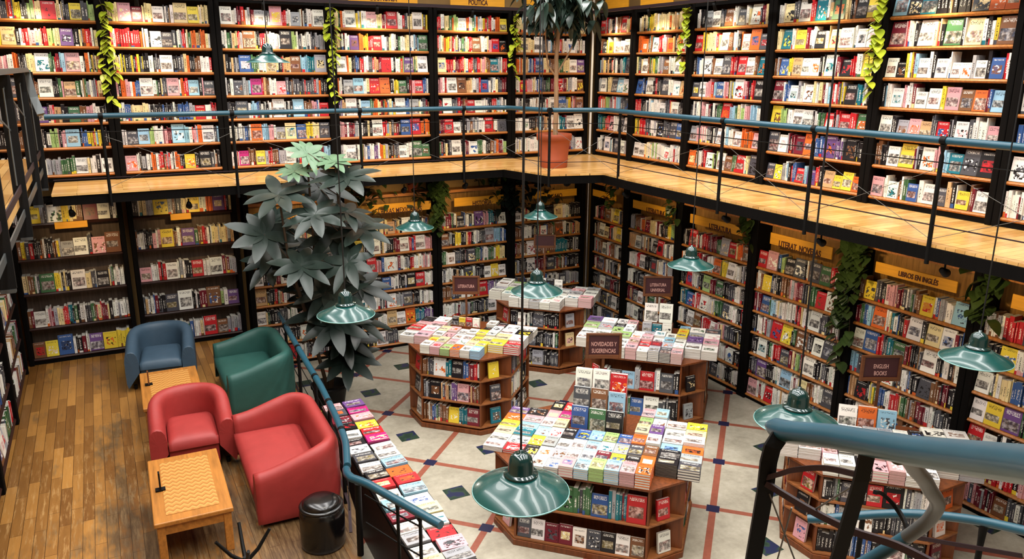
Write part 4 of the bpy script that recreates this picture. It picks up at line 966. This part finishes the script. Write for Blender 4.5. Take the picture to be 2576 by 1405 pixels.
shrub('dark plant in terracotta pot above the LETRAS sign',-3.72,.13,TZ,.16,.2,'vined',40,.1)
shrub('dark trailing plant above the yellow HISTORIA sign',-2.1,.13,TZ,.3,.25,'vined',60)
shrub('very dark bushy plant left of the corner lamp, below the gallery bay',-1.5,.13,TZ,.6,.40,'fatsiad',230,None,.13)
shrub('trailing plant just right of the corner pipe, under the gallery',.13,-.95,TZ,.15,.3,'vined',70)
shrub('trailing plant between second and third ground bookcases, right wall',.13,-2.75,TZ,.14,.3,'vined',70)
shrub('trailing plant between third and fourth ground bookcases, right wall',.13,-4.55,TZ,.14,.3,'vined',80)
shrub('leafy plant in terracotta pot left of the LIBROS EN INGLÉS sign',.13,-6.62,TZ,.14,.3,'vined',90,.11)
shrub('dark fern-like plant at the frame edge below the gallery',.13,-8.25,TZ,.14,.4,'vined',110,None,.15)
for x,y,lab in ((.12,-5.55,'terracotta pot alone above the fourth ground bookcase, right wall'),(.12,-7.45,'terracotta pot in shade above the LIBROS EN INGLÉS sign'),(-6.25,.12,'terracotta pot above the yellow NOVELA sign')):
    r=thing('flower_pot',lab,'pot',(x,y,TZ),0,'terracotta pots on top of the ground floor bookcases')
    MB().lathe([(.08,0),(.105,.15),(.115,.152),(.115,.185),(.1,.185),(.09,.05),(0,.045)],24).build('body',M['terra'],r)
    MB().lathe([(.096,.14),(0,.15)],20).build('soil',M['soil'],r)
# small climbing plant at the lounge rail
shrub('small pale plant behind the lounge rail by the green sofa',-6.33,-2.9,.0,.12,.25,'vine',26)
# ------------------------------------------------------------------ spotlights
def spot(label,x,y,z,tx,ty,tz,energy=0,col=(1,.72,.36),group='black spotlights',size=70,r_=.045):
    r=thing('spotlight',label,'spotlight',(x,y,z),0,group)
    d=(Vector((tx,ty,tz))-Vector((x,y,z))).normalized(); Q=d.to_track_quat('Z','Y').to_matrix().to_4x4()
    MB().tube([(0,0,0),(0,0,-.06)],.01,8).build('arm',M['steel'],r)
    T=Matrix.Translation((0,0,-.09))@Q
    MB().lathe([(.015,-.07),(.03,-.065),(r_*.8,-.02),(r_,.05),(r_*.96,.052),(r_*.8,.03),(0,.028)],20,T).build('head',M['steel'],r)
    MB().lathe([(r_*.78,.032),(0,.034)],16,T).build('lens',M['spot'],r)
    if energy:
        l=bpy.data.lights.new('spot_light','SPOT'); l.energy=energy; l.color=col; l.spot_size=math.radians(size); l.spot_blend=1; l.shadow_soft_size=.03
        q=bpy.data.objects.new('spot_light',l); C.objects.link(q); q.parent=r; q.matrix_local=Matrix.Translation(Vector((0,0,-.09))+d*.06)@d.to_track_quat('-Z','Y').to_matrix().to_4x4()
SG='black spotlights under the gallery edge'
GB=GZ-.201
for x,lab in ((-9.1,'bright black spotlight at the landing end of the gallery edge'),(-7.6,'black spotlight under the gallery above the lounge bookcases'),(-6.0,'black spotlight under the gallery edge behind the leafy plant'),(-4.3,'black spotlight under the gallery edge right of the leafy plant'),(-3.2,'black spotlight under the gallery edge above left display table')):
    spot(lab,x,-1.05,GB,x+.1,0,2.6,38,group=SG)
for y,lab in ((-3.05,'black spotlight under the gallery edge beside the gallery bay'),(-5.35,'black spotlight under the gallery edge above the table behind front one'),(-6.95,'black spotlight under the gallery edge above the fourth ground bookcase'),(-8.5,'black spotlight under the gallery edge near the LIBROS EN INGLÉS sign'),(-10.1,'black spotlight under the gallery edge beyond the frame')):
    spot(lab,-1.3,y,GB,0,y+.25,2.6,38,group=SG)
spot('dome lamp under the gallery bay over the corner pipe',-1.4,-1.4,GB,-.2,-.2,2.2,20,group=SG,r_=.07,size=90)
TG='small black clip spotlights along the top board'
for i,(x,lab) in enumerate(((-7.95,'clip spotlight over second upper bookcase from the left'),(-6.2,'clip spotlight over third upper bookcase from the left'),(-4.4,'clip spotlight over fourth upper bookcase from the left'),(-2.7,'clip spotlight over the bookcase under the POLITICA sign'),(-9.3,'clip spotlight over the leftmost upper bookcase'))):
    spot(lab,x,-.30,6.02,x,0,5.15,56,(1,.80,.52),TG,135,.03)
for i,(y,lab) in enumerate(((-.75,'clip spotlight over first upper bookcase right of the corner pipe'),(-2.1,'clip spotlight over second upper bookcase right of the corner pipe'),(-3.7,'clip spotlight over third upper bookcase right of the corner pipe'),(-5.5,'clip spotlight over fourth upper bookcase right of the corner pipe'),(-7.2,'clip spotlight over fifth upper bookcase right of the corner pipe'))):
    spot(lab,-.30,y,6.02,0,y,5.15,56,(1,.80,.52),TG,135,.03)
r=thing('lighting_rail','dark rail with clip spotlights running along the top of the upper bookcases','rail',(0,0,6.02))
MB().box(-9.95,-.33,-.335,-.265,.0,.05).build('back_length',M['mauve'],r)
MB().box(-.335,-.265,-11.5,-.33,.0,.05).build('side_length',M['mauve'],r)
for x in SB[1:]: MB().box(x-.012,x+.012,-.27,-.02,.012,.035).build('arm',M['steel'],r)
for y in SR[1:]: MB().box(-.27,-.02,-y-.012,-y+.012,.012,.035).build('arm',M['steel'],r)
# two pale plates leaning on the lounge shelf
# ------------------------------------------------------------------ light
w=bpy.data.worlds.new('World'); bpy.context.scene.world=w; w.use_nodes=True
bg=w.node_tree.nodes['Background']; bg.inputs[0].default_value=(.86,.93,1,1); bg.inputs[1].default_value=.5
def area(name,loc,rot,sx,sy,e,col,spread=180):
    l=bpy.data.lights.new(name,'AREA'); l.shape='RECTANGLE'; l.size=sx; l.size_y=sy; l.energy=e; l.color=col; l.spread=math.radians(spread)
    q=bpy.data.objects.new(name,l); C.objects.link(q); q.location=loc; q.rotation_euler=rot
for x in (-8.98,-7.14,-5.30,-3.46,-1.62): area('roof_daylight',(x,-6.95,7.40),(0,0,0),.45,12.2,285,(1,.97,.93),150)
# ------------------------------------------------------------------ books, camera, view
emit_books()
cd=bpy.data.cameras.new('Camera'); cam=bpy.data.objects.new('Camera',cd); C.objects.link(cam)
cd.sensor_width=36; cd.lens=F/2576*36; cd.clip_start=.05; cd.clip_end=100
cam.matrix_world=Matrix(((rt.x,up.x,-fw.x,CAM.x),(rt.y,up.y,-fw.y,CAM.y),(rt.z,up.z,-fw.z,CAM.z),(0,0,0,1)))
sc=bpy.context.scene; sc.camera=cam
sc.view_settings.view_transform='Standard'; sc.view_settings.look='None'; sc.view_settings.exposure=0.0; sc.view_settings.gamma=1
sc.cycles.max_bounces=6; sc.cycles.diffuse_bounces=3; sc.cycles.glossy_bounces=3; sc.cycles.transmission_bounces=2; sc.cycles.use_denoising=True
sc.cycles.sample_clamp_indirect=6
